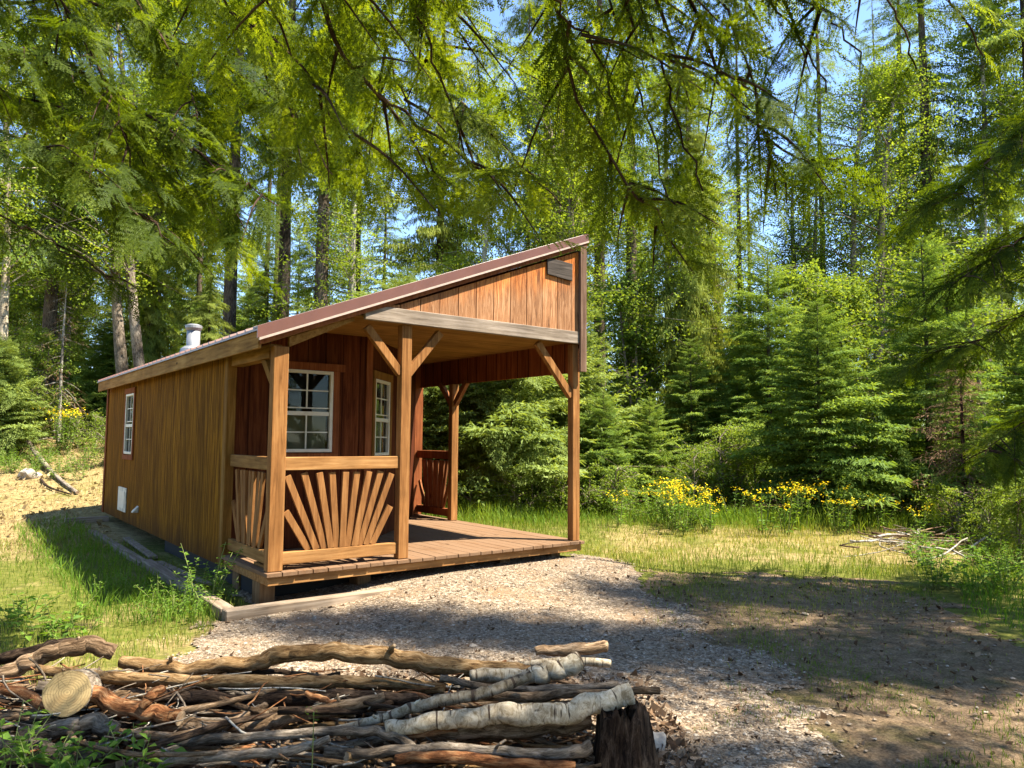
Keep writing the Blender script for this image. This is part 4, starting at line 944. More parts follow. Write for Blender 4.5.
K['dead'] = conifer(3.1, .85, .15, 120, .6, -.30, .25, .22, [spray_tpl(8, .40, 3, .12, .014, s + 50, .08) for s in range(3)], 'needle_dead', 14, .045, 'bark_cedar', hang=.7, ragged=.4, gaps=.1)
K['snag'] = conifer(4.5, .8, .5, 70, .5, -.35, -.1, .25, [spray_tpl(5, .40, 1, .16, .010, s + 60, .08) for s in range(3)], 'needle_dead', 15, .05, 'bark_pale', ragged=.5, gaps=.2)
K['aspen'] = broadleaf(13, 3.0, 2.3, 54, 25000, .070, 'leaf_tree', 'bark_pale', 16, .13)
K['alder'] = broadleaf(12, 3.2, 3.0, 72, 30000, .070, 'leaf_tree', 'bark_grey', 17, .14, stems=2)
K['birch'] = broadleaf(13, 4.0, 2.0, 40, 12000, .085, 'leaf_tree', 'bark_birch', 18, .12)
K['understory'] = broadleaf(5.5, .8, 1.7, 44, 11000, .085, 'leaf_bush', 'bark_grey', 19, .045, stems=3)
K['bush'] = broadleaf(2.0, .15, 1.2, 44, 9000, .065, 'leaf_bush', 'bark_grey', 20, .022, stems=4, top=.5)
K['bush2'] = broadleaf(1.2, .08, .8, 36, 5200, .055, 'leaf_bush', 'bark_grey', 22, .014, stems=4, top=.4)
NAME = {'fir1': ('fir_tree', 'fir'), 'fir2': ('fir_tree', 'fir'), 'fir3': ('fir_tree', 'fir'), 'pine': ('fir_tree', 'fir'), 'pine2': ('fir_tree', 'fir'), 'tall1': ('conifer_tree', 'tree'), 'tall2': ('conifer_tree', 'tree'),
        'tall3': ('conifer_tree', 'tree'), 'cedar': ('cedar_tree', 'cedar'), 'cedar2': ('cedar_tree', 'cedar'), 'spire': ('conifer_tree', 'tree'), 'larch': ('larch_tree', 'tree'), 'dead': ('dead_conifer', 'dead tree'),
        'snag': ('dead_sapling', 'dead tree'), 'aspen': ('aspen_tree', 'tree'), 'alder': ('alder_tree', 'tree'), 'birch': ('birch_tree', 'birch'), 'understory': ('leafy_sapling', 'sapling'), 'bush': ('leafy_bush', 'bush'), 'bush2': ('leafy_bush', 'bush')}
HGT = {'fir1': 4.4, 'fir2': 4.4, 'fir3': 3.0, 'pine': 4.6, 'pine2': 4.0, 'tall1': 21, 'tall2': 24, 'tall3': 17, 'cedar': 14, 'cedar2': 10, 'spire': 23, 'larch': 22, 'dead': 3.1, 'snag': 4.5, 'aspen': 13, 'alder': 12, 'birch': 13, 'understory': 5.5, 'bush': 2, 'bush2': 1.2}
pr = random.Random(42)
def tree(kind, x, y, h, label, group=None, wide=1.0, rz=None, name=None):
    nm, cat = NAME[kind]; s = h / HGT[kind]
    e = empty(name or nm, (x, y, float(ground_h(x, y)) - .02), pr.uniform(0, 6.28) if rz is None else rz); e.scale = (s * wide, s * wide, s)
    tag(e, label, cat, group)
    link('trunk', K[kind][0], e); link('crown', K[kind][1], e); return e
def tpx(kind, px, d, h, label, **k):
    return tree(kind, (px - 512) / F_PX * d, d, h, label, **k)
FT = 'forest trees'
# trees one can point to
tpx('tall2', 226, 21.5, 23, 'tall conifer with bare straight trunk rising behind the steel chimney', group=FT)
tpx('tall2', 280, 24, 24, 'tall conifer with slim bare trunk between the chimney and the gable', group=FT)
tpx('tall2', 318, 20.5, 22, 'tall dark-trunked conifer standing straight above the middle of the cabin roof', group=FT)
tpx('tall1', 150, 24, 20, 'tall conifer behind the rear end of the cabin roof', group=FT)
tpx('tall1', 45, 20.5, 19, 'thick dark-trunked conifer beside the white birch at the left edge', group=FT)
tpx('birch', 6, 18.5, 13, 'pale birch with white trunk at the left edge of the clearing', group=FT)
tpx('snag', 60, 19.6, 4.4, 'dead bare sapling with drooping grey twigs at the edge of the straw bank')
tpx('pine2', 0, 18.2, 2.9, 'young bright fir spreading low branches over the straw bank', name='fir_tree')
tpx('understory', 30, 19.4, 3.2, 'leafy light-green sapling behind the bright young fir on the bank', name='leafy_sapling')
tpx('fir2', 112, 22, 3.6, 'dark young fir in shade at the rear corner of the cabin')
tpx('pine', 448, 15.2, 4.6, 'pale-green young fir seen through the porch beside the rear sunburst railing')
tpx('pine2', 512, 14.6, 4.0, 'broad pale-green young fir seen through the middle of the porch')
tpx('pine', 566, 16.0, 4.4, 'pale-green young fir partly hidden by the front corner post of the porch')
tpx('pine2', 400, 17.5, 5.0, 'pale-green young fir behind the back of the porch, mostly hidden by cabin posts')
tpx('fir3', 604, 14.6, 2.3, 'small fir just outside the front corner post')
tpx('fir3', 650, 15.2, 2.2, 'small dark-green fir standing alone behind the yellow flowers')
tpx('cedar', 690, 18.0, 11.0, 'yellowish drooping cedar with reddish trunk behind the yellow flowers', wide=.72)
tpx('tall2', 600, 23, 23, 'dark slim-trunked conifer just beyond the gable edge', group=FT)
tpx('tall2', 632, 24.5, 24, 'second dark slim trunk past the gable, in deep shade', group=FT)
tpx('fir2', 770, 16.4, 5.6, 'slim fir on the near side of the blue sky gap')
tpx('fir1', 820, 13.6, 4.0, 'full bright young fir, the widest one at the clearing edge')
tpx('fir1', 738, 16.2, 3.0, 'shaded fir behind the widest young fir')
tpx('alder', 852, 20.5, 12.5, 'leafy alder with twin trunks rising over the widest young fir', group=FT)
tpx('aspen', 900, 23, 14, 'yellow-green aspen behind the twin-trunked alder', group=FT)
tpx('aspen', 985, 21, 14.5, 'tall leafy aspen above the dead brown conifer', group=FT)
tpx('fir2', 928, 13.6, 5.2, 'tall slender young fir beside the dead brown conifer', wide=1.05)
tpx('dead', 962, 12.4, 2.9, 'dead rust-brown conifer hung with dry needles beside the slender fir', wide=1.1)
tpx('fir1', 1040, 11.6, 3.4, 'shaded fir at the edge of the picture beside the dirt track')
tpx('larch', 545, 27, 24, 'thin feathery larch in the sky opening above the gable', group=FT)
tpx('spire', 527, 24, 18.5, 'thin almost bare spire against the blue opening above the roof', group=FT)
tpx('spire', 742, 27, 21, 'thin almost bare spire in the blue gap right of the gable'.replace('right of', 'beyond'), group=FT)
# the crowded forest behind, filled in rows; a lane is left thin where the photo shows sky
LB = {'tall1': 'full-crowned conifer crowded in the forest rows behind the clearing', 'tall2': 'bare-trunked conifer crowded in the forest rows behind the clearing', 'tall3': 'conifer branched almost to the ground in the crowded forest rows',
      'cedar': 'drooping yellow-green cedar in the crowded forest rows', 'larch': 'feathery light-green larch in the crowded forest rows', 'aspen': 'leafy aspen among conifers in the crowded forest rows',
      'alder': 'spreading alder among conifers in the crowded forest rows', 'spire': 'thin sparse spire-like conifer in the crowded forest rows', 'birch': 'white-trunked birch among conifers in the crowded forest rows', 'cedar2': 'short drooping cedar in the crowded forest rows'}
def sky_gap(px): return (488 < px < 552) or (738 < px < 800) or (205 < px < 232)
for d0, step, kinds in ((21, 105, ('aspen', 'tall2', 'alder', 'aspen', 'tall2')), (26, 84, ('aspen', 'tall2', 'larch', 'larch', 'alder', 'spire')), (33, 66, ('tall1', 'aspen', 'larch', 'tall2', 'spire', 'alder')), (43, 60, ('tall3', 'tall1', 'larch', 'aspen')), (58, 46, ('tall3', 'tall1', 'tall3'))):
    px = -130 + pr.uniform(0, step)
    while px < 1160:
        d = d0 * pr.uniform(.93, 1.12); k = pr.choice(kinds); x = (px - 512) / F_PX * d
        h = HGT[k] * pr.uniform(.82, 1.12)
        if sky_gap(px):
            if k in ('tall1', 'tall2', 'tall3', 'larch', 'cedar', 'aspen'): k = 'cedar2'; h = pr.uniform(5.5, 8)
        u, v = to_uv(x, d)
        if 200 < px < 345 and d0 == 21: k = 'cedar2'; h = pr.uniform(5, 7)
        if not (-1.5 < u < 5.2 and v < 10.5) and not (d < 24 and -8 < x < 0 and d < 19):
            tree(k, x, d, h, LB[k], FT + ' of the crowded rows ' + NAME[k][1] + ' ' + k.strip('123') if False else 'crowded forest ' + {'tall1': 'full-crowned conifers', 'tall2': 'bare-trunked conifers', 'tall3': 'low-branched conifers', 'cedar': 'cedars', 'cedar2': 'short cedars', 'larch': 'larches', 'aspen': 'aspens', 'alder': 'alders', 'spire': 'spires', 'birch': 'birches'}[k])
        px += step * pr.uniform(.7, 1.3)
# understory of leafy saplings and young firs under the trees
for d0, step in ((17.2, 60), (18.6, 66), (23, 60), (29, 60)):
    px = -60 + pr.uniform(0, step)
    while px < 1120:
        d = d0 * pr.uniform(.95, 1.1); x = (px - 512) / F_PX * d; u, v = to_uv(x, d)
        k = pr.choice(('understory', 'fir2', 'understory', 'fir1', 'cedar2'))
        if d0 == 17.2 and px < 600: px += step; continue
        if not (-2.0 < u < 5.2 and v < 10.5) and not (d < 20 and px < 130):
            tree(k, x, d, HGT[k] * pr.uniform(.7, 1.15) * (.6 if k == 'cedar2' else 1), {'understory': 'leafy sapling filling the shade under the forest trees', 'fir2': 'thin young fir in the forest understory', 'fir1': 'broad young fir in the forest understory', 'cedar2': 'low drooping cedar in the forest understory'}[k],
                 {'understory': 'understory saplings', 'fir2': 'thin understory firs', 'fir1': 'broad understory firs', 'cedar2': 'understory cedars'}[k])
        px += step * pr.uniform(.75, 1.3)
for px, d, h, k in ((470, 13.9, .9, 'bush2'), (535, 13.7, .8, 'bush2'), (590, 13.9, .9, 'bush2'), (690, 14.2, 1.1, 'bush'), (720, 15.0, 1.5, 'bush'), (755, 14.6, 1.2, 'bush2'), (880, 13.4, .9, 'bush2'), (985, 11.2, .8, 'bush2'), (1010, 10.4, .9, 'bush'), (1045, 9.2, 1.0, 'bush'), (1060, 12, 1.6, 'bush'), (30, 19.6, 1.1, 'bush'), (95, 19.0, .9, 'bush2'), (132, 17.6, .8, 'bush2')):
    tree(k, (px - 512) / F_PX * d, d, h, 'low leafy bush along the edge of the clearing', 'low bushes along the clearing edge')
# tall trees beside the track, outside the frame: their shade lies over the track
for k, x, y, h, wd in (('aspen', 8.2, 5.7, 13.2, .95), ('tall3', 5.1, 2.7, 12, .68), ('tall2', 7.6, 4.6, 17, .9), ('tall2', 6.3, 4.7, 15, 1.2), ('tall1', 6.4, -.6, 16, .75)):
    tree(k, x, y, h, 'tree beside the dirt track shading it', 'trees shading the dirt track', wd)

# ------------------------------------------------------------------ overhanging boughs close to the camera
ND = [needle_tpl(12, .46, .030, .060, .027, s, 0) for s in range(5)]
ND_S = [needle_tpl(10, .34, .034, .052, .015, s + 7, 0) for s in range(3)]
def bough_meshes(path, r0, dens, flen, seed, bare=.0, sub=True, droop=.28, tint0=.5, spread=1.0):
    """one bough: wood tubes and hanging needle fronds along it and along its side branches"""
    r_ = np.random.default_rng(seed); P = spline(path, 26); n = len(P)
    Ls = np.concatenate([[0], np.cumsum(np.linalg.norm(np.diff(P, axis=0), axis=1))]); L = Ls[-1]
    tubes = [(P + r_.normal(size=P.shape) * .008, .75 * r0 * (1 - Ls / L) ** .7 + .003, 7, seed)]
    lines = [(P, Ls, bare, 1.0)]
    if sub:
        for k in range(int(L * (1 - bare) * 8.5 * spread)):
            s = r_.uniform(max(.05, bare * .92), .97) * L; p = np.array([np.interp(s, Ls, P[:, j]) for j in range(3)])
            tdir = np.array([np.interp(min(L, s + .1), Ls, P[:, j]) for j in range(3)]) - p; tdir /= np.linalg.norm(tdir) + 1e-6
            sd = np.cross(tdir, [0, 0, 1.0]); sd /= np.linalg.norm(sd) + 1e-6; sg = 1 if k % 2 else -1
            d = tdir * r_.uniform(.25, .8) + sd * sg * r_.uniform(.5, 1.0) + np.array([0, 0, r_.uniform(-.35, .25)]); d /= np.linalg.norm(d)
            l = r_.uniform(.35, .95) * (1.1 - .5 * s / L) * spread
            q = np.array([p, p + d * l * .5 + [0, 0, -.02 * l], p + d * l + [0, 0, -.22 * l]]); Q = spline(q, 9); ql = np.concatenate([[0], np.cumsum(np.linalg.norm(np.diff(Q, axis=0), axis=1))])
            tubes.append((Q, .006 * (1 - ql / ql[-1]) + .0018, 5, k)); lines.append((Q, ql, .08, .8))
    pos, az, inc, ll, tn = [], [], [], [], []
    for Q, ql, b, f in lines:
        m = max(3, int((1 - b) * ql[-1] * dens * 1.0)); tb = np.clip(r_.normal(tint0, .14), .05, .95)
        for s in np.linspace(b, .99, m):
            s = min(.999, s + r_.normal() * .01) * ql[-1]; p = np.array([np.interp(s, ql, Q[:, j]) for j in range(3)])
            td = np.array([np.interp(min(ql[-1], s + .06), ql, Q[:, j]) for j in range(3)]) - np.array([np.interp(max(0, s - .06), ql, Q[:, j]) for j in range(3)])
            a = math.atan2(td[1], td[0]) + r_.choice([-1, 1]) * r_.uniform(.3, 1.2); pos.append(p); az.append(a)
            inc.append(r_.normal(-.38, .32)); ll.append(flen * f * r_.uniform(.65, 1.45)); tn.append(tb + r_.normal() * .12)
    N = len(pos); pos, az, inc, ll, tn = map(np.array, (pos, az, inc, ll, tn))
    V, T = place(ND, pos, az, inc, ll, droop * r_.uniform(.6, 1.6, N), r_.uniform(.85, 1.15, N), np.clip(tn, 0, 1), r_, r_.normal(size=N) * .5, .2)
    return tubes, V, T
def overhang(name, label, cat, base, height, trunk_r, boughs, group=None, tint0=.5):
    """a tree whose trunk stands outside the frame; each bough starts on the trunk"""
    bx, by = base; bz = float(ground_h(bx, by)); e = empty(name, (bx, by, bz)); tag(e, label, cat, group)
    zz = np.linspace(-.1, height, 12); tp = np.stack([bx + 0 * zz, by + 0 * zz, bz + zz], -1)
    o = np.array([bx, by, bz])
    link('trunk', wood_mesh('trunk', [(tp - o, trunk_r * (1 - np.clip(zz, 0, None) / height) ** .8 + .02, 14, 3)], MT['bark_cedar']), e)
    for k, (pix, r0, dens, flen, kw) in enumerate(boughs):
        pts = [at(*q) for q in pix]; z0 = pts[0][2] + .5 + .12 * np.linalg.norm(pts[0][:2] - o[:2])
        root = np.array([bx, by, min(height * .9, z0)]); mid = root * .5 + pts[0] * .5 + np.array([0, 0, .25])
        far = np.linalg.norm(pts[0] - root)
        path = [root, mid] + pts
        Lt = far + sum(np.linalg.norm(np.diff(pts, axis=0), axis=1))
        kw = dict(kw); bare = min(.75, far / Lt * .92) if kw.pop('cut', True) else .1
        tb, V, T = bough_meshes(path, r0, dens, flen, 100 + 13 * k + int(bx * 10), bare, tint0=kw.pop('tint0', tint0), **kw)
        b = link('bough', wood_mesh('bough', [(p - o, r, s, i) for p, r, s, i in tb], MT['bark_cedar']), e)
        link('foliage', quad_mesh('foliage', V - o, T, MT['needle_bough']), b)
    return e
D = dict
overhang('hemlock_tree', 'hemlock reaching in from the side over the brush pile', 'hemlock', (-4.3, 3.2), 13, .17, [
    ([(-20, 40, 4.2), (60, 60, 4.3), (140, 110, 4.4), (215, 165, 4.4), (280, 205, 4.3)], .020, 12, .30, D()),
    ([(-20, 120, 3.9), (50, 150, 4.0), (120, 200, 4.1), (175, 245, 4.1)], .018, 12, .30, D()),
    ([(-20, -10, 4.6), (80, 0, 4.6), (180, 40, 4.7), (270, 95, 4.7), (330, 140, 4.6)], .020, 12, .32, D()),
    ([(-20, 200, 4.4), (40, 235, 4.4), (90, 265, 4.4), (120, 285, 4.4)], .010, 7, .26, D(spread=.6)),
    ([(-10, -60, 5.0), (110, -40, 5.1), (220, -5, 5.2), (330, 50, 5.2)], .020, 12, .34, D()),
    ([(-20, 80, 5.2), (70, 110, 5.3), (150, 165, 5.3), (205, 205, 5.3), (240, 250, 5.2)], .016, 12, .36, D(tint0=.55)),
    ([(20, -60, 4.0), (60, 0, 4.1), (95, 60, 4.2), (120, 120, 4.2), (135, 180, 4.2)], .014, 12, .30, D(tint0=.35)),
    ([(90, -70, 4.4), (130, -10, 4.5), (170, 50, 4.6), (195, 110, 4.6), (200, 170, 4.6)], .014, 12, .32, D()),
], tint0=.38)
overhang('hemlock_tree', 'hemlock behind the viewpoint whose boughs hang over the gable', 'hemlock', (-1.2, -2.2), 15, .2, [
    ([(300, -90, 2.15), (322, 0, 2.37), (348, 62, 2.48), (400, 112, 2.58), (455, 150, 2.64), (505, 200, 2.69)], 0.0255, 12.6, 0.230, D(tint0=.6, spread=.88)),
    ([(420, -120, 2.26), (415, -30, 2.48), (425, 40, 2.58), (450, 100, 2.69), (470, 165, 2.69)], 0.0119, 10.8, 0.216, D(tint0=.6, spread=.88)),
    ([(545, -110, 2.26), (556, -5, 2.48), (573, 85, 2.58), (607, 150, 2.69), (645, 205, 2.75), (695, 275, 2.79)], 0.0170, 11.7, 0.230, D(tint0=.55, spread=.88)),
    ([(480, -110, 2.15), (520, -40, 2.31), (560, 10, 2.42), (600, 60, 2.53), (620, 120, 2.58)], 0.0119, 9.9, 0.216, D(spread=.88)),
    ([(240, -100, 2.15), (262, -20, 2.37), (290, 50, 2.53), (330, 110, 2.58), (370, 165, 2.69)], 0.0119, 10.8, 0.230, D(tint0=.6, spread=.88)),
    ([(340, -80, 2.79), (370, 0, 3.01), (395, 70, 3.12), (415, 130, 3.18), (440, 185, 3.23)], 0.0136, 10.8, 0.288, D(tint0=.62, spread=.88)),
    ([(200, -90, 2.69), (225, 0, 2.85), (260, 60, 2.96), (300, 120, 3.01), (335, 180, 3.01)], 0.0136, 10.8, 0.274, D(tint0=.62, spread=.88)),
    ([(430, 60, 3.01), (470, 110, 3.01), (520, 165, 3.06), (560, 205, 3.12)], 0.0102, 10.8, 0.259, D(tint0=.6, spread=.88)),
    ([(590, -100, 2.69), (610, 0, 2.85), (630, 70, 2.96), (655, 140, 3.01), (670, 200, 3.01)], 0.0119, 10.8, 0.259, D(tint0=.58, spread=.88)),
])
overhang('hemlock_tree', 'hemlock beside the track reaching dark boughs across the blue gap', 'hemlock', (2.4, -1.6), 15, .19, [
    ([(655, -110, 2.15), (690, -5, 2.42), (712, 60, 2.53), (745, 115, 2.64), (790, 155, 2.69), (850, 158, 2.75)], 0.0170, 10.8, 0.216, D(spread=.88)),
    ([(620, -80, 2.37), (640, 0, 2.48), (662, 70, 2.58), (680, 130, 2.64), (700, 190, 2.69)], 0.0102, 9.9, 0.202, D(tint0=.55, spread=.88)),
    ([(760, -110, 2.31), (800, -20, 2.53), (840, 30, 2.64), (865, 70, 2.69)], 0.0102, 9.0, 0.202, D(tint0=.42, spread=.88)),
    ([(720, -100, 2.48), (760, -10, 2.64), (800, 40, 2.69), (830, 95, 2.75)], 0.0102, 9.0, 0.216, D(tint0=.42, spread=.88)),
    ([(680, -90, 2.58), (720, 0, 2.69), (750, 70, 2.75), (765, 130, 2.75), (790, 200, 2.79)], 0.0102, 9.0, 0.216, D(tint0=.5, spread=.88)),
    ([(900, -120, 2.31), (930, -40, 2.48), (960, 10, 2.58), (985, 55, 2.69)], 0.0102, 8.1, 0.187, D(spread=0.60, tint0=.4)),
    ([(820, -110, 2.48), (860, -40, 2.64), (900, 20, 2.75), (915, 70, 2.79)], 0.0102, 8.1, 0.202, D(spread=0.60, tint0=.4)),
])
overhang('fir_tree', 'dark fir at the track edge sending layered boughs into the picture', 'fir', (7.4, 7.6), 12, .16, [
    ([(1060, 90, 7.6), (1010, 140, 7.6), (970, 180, 7.5), (935, 205, 7.4)], .016, 9, .42, D(tint0=.3, droop=.25, spread=1.3)),
    ([(1070, 210, 7.5), (1020, 240, 7.4), (985, 262, 7.3), (950, 285, 7.2)], .016, 9, .42, D(tint0=.3, droop=.25, spread=1.3)),
    ([(1070, 290, 7.6), (1030, 310, 7.6), (990, 335, 7.6), (960, 350, 7.5)], .014, 9, .40, D(tint0=.3, droop=.25, spread=1.3)),
    ([(1070, 400, 7.6), (1035, 415, 7.6), (1000, 440, 7.6), (980, 460, 7.5)], .014, 9, .40, D(tint0=.3, droop=.25, spread=1.3)),
    ([(1070, 480, 7.8), (1040, 490, 7.8), (1010, 505, 7.8)], .012, 9, .38, D(tint0=.35, droop=.25)),
], tint0=.3)

# ------------------------------------------------------------------ grass, gravel, flowers
gq = np.random.default_rng(31)
def blades(name, n, region, hh, wdt, mat, label, keep, tint=lambda x, y: .5, lean=.35):
    x0, x1, y0, y1 = region; x = gq.uniform(x0, x1, n); y = y0 + (y1 - y0) * gq.uniform(0, 1, n) ** 1.15
    p = keep(x, y); m = gq.uniform(size=n) < p; x, y = x[m], y[m]; n = len(x)
    z = ground_h(x, y); h = hh * gq.uniform(.45, 1.25, n) * (1 + .45 * vnoise(x, y, 1.6, 4)); h = np.clip(h, .02, None)
    a = gq.uniform(0, 6.28, n); w_ = wdt * gq.uniform(.7, 1.3, n); l = lean * h * gq.normal(size=n); b = gq.uniform(0, 6.28, n)
    dx, dy = np.cos(a) * w_ / 2, np.sin(a) * w_ / 2; lx, ly = np.cos(b) * l, np.sin(b) * l
    B = np.stack([x, y, z - .005], -1); o_ = np.stack([dx, dy, 0 * dx], -1); T = B + np.stack([lx, ly, h], -1); Mid = B + np.stack([lx * .35, ly * .35, h * .6], -1)
    V = np.stack([B - o_, B + o_, Mid + o_ * .7, T], 1)
    V2 = np.stack([B - o_, Mid + o_ * .7, T, Mid - o_ * .7], 1)
    V = np.stack([B - o_ * .8, Mid + o_ * .75 - o_ * 0, T, Mid - o_ * .75], 1)
    t = np.clip(tint(x, y) + gq.normal(size=n) * .17, 0, 1)
    me = arr_mesh(name, V, np.arange(4 * n).reshape(-1, 4), [MT[mat]], tint=t)
    return tag(link(name, me), label, 'grass', kind='stuff')
def off_cabin(x, y, pad=.1):
    u, v = to_uv(x, y); return ~((u > -pad) & (u < 3.9) & (v > -pad) & (v < 8.5))
def off_paths(x, y):
    jx = x + .25 * vnoise(x, y, 4, 2) + .3 * vnoise(x, y, 1.4, 5); jy = y + .25 * vnoise(x, y, 4, 12) + .3 * vnoise(x, y, 1.4, 15)
    return ~in_poly(x + .1 * vnoise(x, y, 5, 2), y + .1 * vnoise(x, y, 5, 9), GRAVEL) * np.where(in_poly(jx, jy, DIRT), .06, 1.0)
def kp_meadow(x, y): return off_cabin(x, y) * off_paths(x, y) * (1 - .75 * np.clip(dryness(x, y) - .35, 0, 1)) * (1 - duffness(x, y)) * (.55 + .45 * vnoise(x, y, 1.1, 6))
blades('grass', 48000, (-7.5, -1.7, 4.1, 10.5), .085, .008, 'grass', 'short sunlit green grass beside the cabin', kp_meadow, lambda x, y: .45 + .28 * vnoise(x, y, 1.0, 1))
blades('grass', 85000, (-1.5, 9.5, 8.3, 15.5), .10, .010, 'grass', 'short dry-tipped grass on the clearing behind the gravel', kp_meadow, lambda x, y: .62 + .25 * vnoise(x, y, .9, 1) + .1 * sstep(9.5, 11, y) - .25 * sstep(12.4, 13.4, y))
def kp_tall(x, y):
    u, v = to_uv(x, y); return off_cabin(x, y) * ((u > -1.35) & (u < -.48) & (v > -.3) & (v < 8.6)) * (.65 + .35 * vnoise(x, y, 2, 3))
blades('tall_grass', 30000, (-7.8, -2.0, 6.0, 13.6), .17, .010, 'grass_lush', 'tall lush grass growing in the shade along the side wall', kp_tall, lambda x, y: .45 + 0 * x, .45)
def kp_straw(x, y): return off_cabin(x, y, .3) * np.clip(dryness(x, y) - .3, 0, 1) * 1.6 * (1 - duffness(x, y))
blades('straw', 30000, (-16, -5, 9, 23), .07, .014, 'straw', 'dry yellow straw-like grass on the bank behind the cabin', kp_straw, lambda x, y: .5 + .3 * vnoise(x, y, .8, 2), .9)
def kp_bank(x, y): return off_cabin(x, y, .3) * np.clip(.25 + .8 * vnoise(x, y, .7, 11), 0, 1) * sstep(12.5, 16, y)
blades('grass', 30000, (-17, -5, 12, 23), .11, .013, 'grass', 'patchy green grass growing over the straw bank', kp_bank, lambda x, y: .5 + .2 * vnoise(x, y, .8, 2), .5)
def kp_edge(x, y): return off_cabin(x, y, .3) * np.exp(-((y - 13.0 + .10 * np.abs(x - 2)) / .75) ** 2) * (.6 + .4 * vnoise(x, y, 1.3, 7))
blades('tall_grass', 60000, (-1.5, 10, 11.0, 15.2), .24, .012, 'grass_lush', 'tall bright yellow-green grass along the foot of the trees', kp_edge, lambda x, y: .62 + .3 * vnoise(x, y, 1.1, 3), .4)
def kp_tuft(x, y): return in_poly(x, y, DIRT) * ((vnoise(x, y, 2.4, 5) > .45) * .6 + .8 * np.exp(-((x - 2.0 + .06 * (y - 5) - .3 * vnoise(x, y, 2, 3)) / .38) ** 2) * (vnoise(x, y, 1.9, 1) > -.2) * ~in_poly(x, y, GRAVEL))
blades('grass', 60000, (0, 6, 3.0, 9.6), .05, .006, 'grass', 'sparse short grass tufts on the dirt track', kp_tuft, lambda x, y: .4 + 0 * x)
def kp_thin(x, y): return in_poly(x, y, DIRT) * np.clip(.25 + .9 * vnoise(x, y, 1.1, 16), 0, 1) * sstep(4.5, 7.5, y) * .7
blades('grass', 40000, (.8, 7, 4.5, 9.6), .055, .007, 'grass', 'thin dry grass creeping over the shaded end of the track', kp_thin, lambda x, y: .6 + 0 * x)
def kp_right(x, y): return off_paths(x, y) * (x > .60 * y) * (.6 + .4 * vnoise(x, y, 1.5, 8))
blades('undergrowth', 26000, (4, 9.5, 5.0, 12.5), .15, .012, 'grass_lush', 'green undergrowth in shade along the far side of the track', kp_right, lambda x, y: .35 + 0 * x, .6)
# gravel stones
def stones(name, n, poly, size, mats, label, dens):
    p = np.array(poly); x = gq.uniform(p[:, 0].min() - .2, p[:, 0].max() + .2, n); y = gq.uniform(max(2.4, p[:, 1].min()), p[:, 1].max() + .2, n)
    am = np.where(gq.uniform(size=n) < .22, .75, .2); jx = x + am * vnoise(x, y, 5.5, 2) + (am > .5) * gq.normal(size=n) * .18; jy = y + am * vnoise(x, y, 5.5, 13)
    m = in_poly(jx, jy, poly) & (gq.uniform(size=n) < dens(x, y)); x, y = x[m], y[m]; n = len(x)
    s = size * np.exp(gq.normal(size=n) * .38); base = np.array([(1, 0, 0), (.1, .9, .1), (-.9, .1, 0), (0, -1, -.1), (.1, .1, .7), (0, 0, -.6)])
    V = base[None] * (1 + .3 * gq.normal(size=(n, 6, 3))) * s[:, None, None] * np.array([1, .8, .65]); a = gq.uniform(0, 6.28, n)
    ca, sa = np.cos(a)[:, None], np.sin(a)[:, None]; V = np.stack([V[..., 0] * ca - V[..., 1] * sa, V[..., 0] * sa + V[..., 1] * ca, V[..., 2]], -1)
    V += np.stack([x, y, ground_h(x, y) + .012 + s * .15], -1)[:, None]
    f = np.array([(0, 1, 4), (1, 2, 4), (2, 3, 4), (3, 0, 4), (1, 0, 5), (2, 1, 5), (3, 2, 5), (0, 3, 5)])
    Fq = (f[None] + (np.arange(n) * 6)[:, None, None]).reshape(-1, 3)
    me = arr_mesh(name, V, Fq, [mats], tint=np.repeat(np.clip(gq.normal(.5, .22, n), 0, 1), 8)); return tag(link(name, me), label, 'gravel', kind='stuff')
def stone_mat():
    m, n, o = new_mat('gravel_stone'); a = n.nodes.new('ShaderNodeAttribute'); a.attribute_name = 'tint'
    r = ramp(n, [(.0, (.06, .045, .032)), (.35, (.165, .125, .088)), (.65, (.27, .215, .155)), (1., (.42, .36, .285))]); n.links.new(a.outputs['Fac'], r.inputs[0])
    finish(n, o, r.outputs[0], .85, None, spec=.25); return m
SM = stone_mat()
stones('gravel', 70000, GRAVEL, .0082, SM, 'loose grey and tan gravel stones on the path', lambda x, y: np.clip(1.25 - .09 * y, .3, 1) * (.72 + .28 * vnoise(x, y, 1.5, 9)))
stones('gravel', 6000, DIRT, .010, SM, 'scattered small stones on the dirt track', lambda x, y: .35 + .3 * vnoise(x, y, 1.2, 2))
def fx2(n):
    x = gq.uniform(-3.2, 6.5, n); y = gq.uniform(3.0, 10, n); k = off_cabin(x, y) & (in_poly(x, y, GRAVEL) & (gq.uniform(size=n) < .5) | in_poly(x, y, DIRT)); x, y = x[k], y[k]
    return x, y, ground_h(x, y) + .02
flakes('leaf_litter', 6000, fx2, (.01, .04), 'litter', 'dry leaves and chips scattered over gravel and dirt')
def fx3(n):
    x = gq.uniform(-15, -5, n); y = gq.uniform(9.5, 22, n); k = off_cabin(x, y) & (gq.uniform(size=n) < np.clip(dryness(x, y), 0, 1)); x, y = x[k], y[k]
    return x, y, ground_h(x, y) + .02
flakes('straw_litter', 6000, fx3, (.03, .12), 'straw', 'dry straw and leaves lying on the bank')

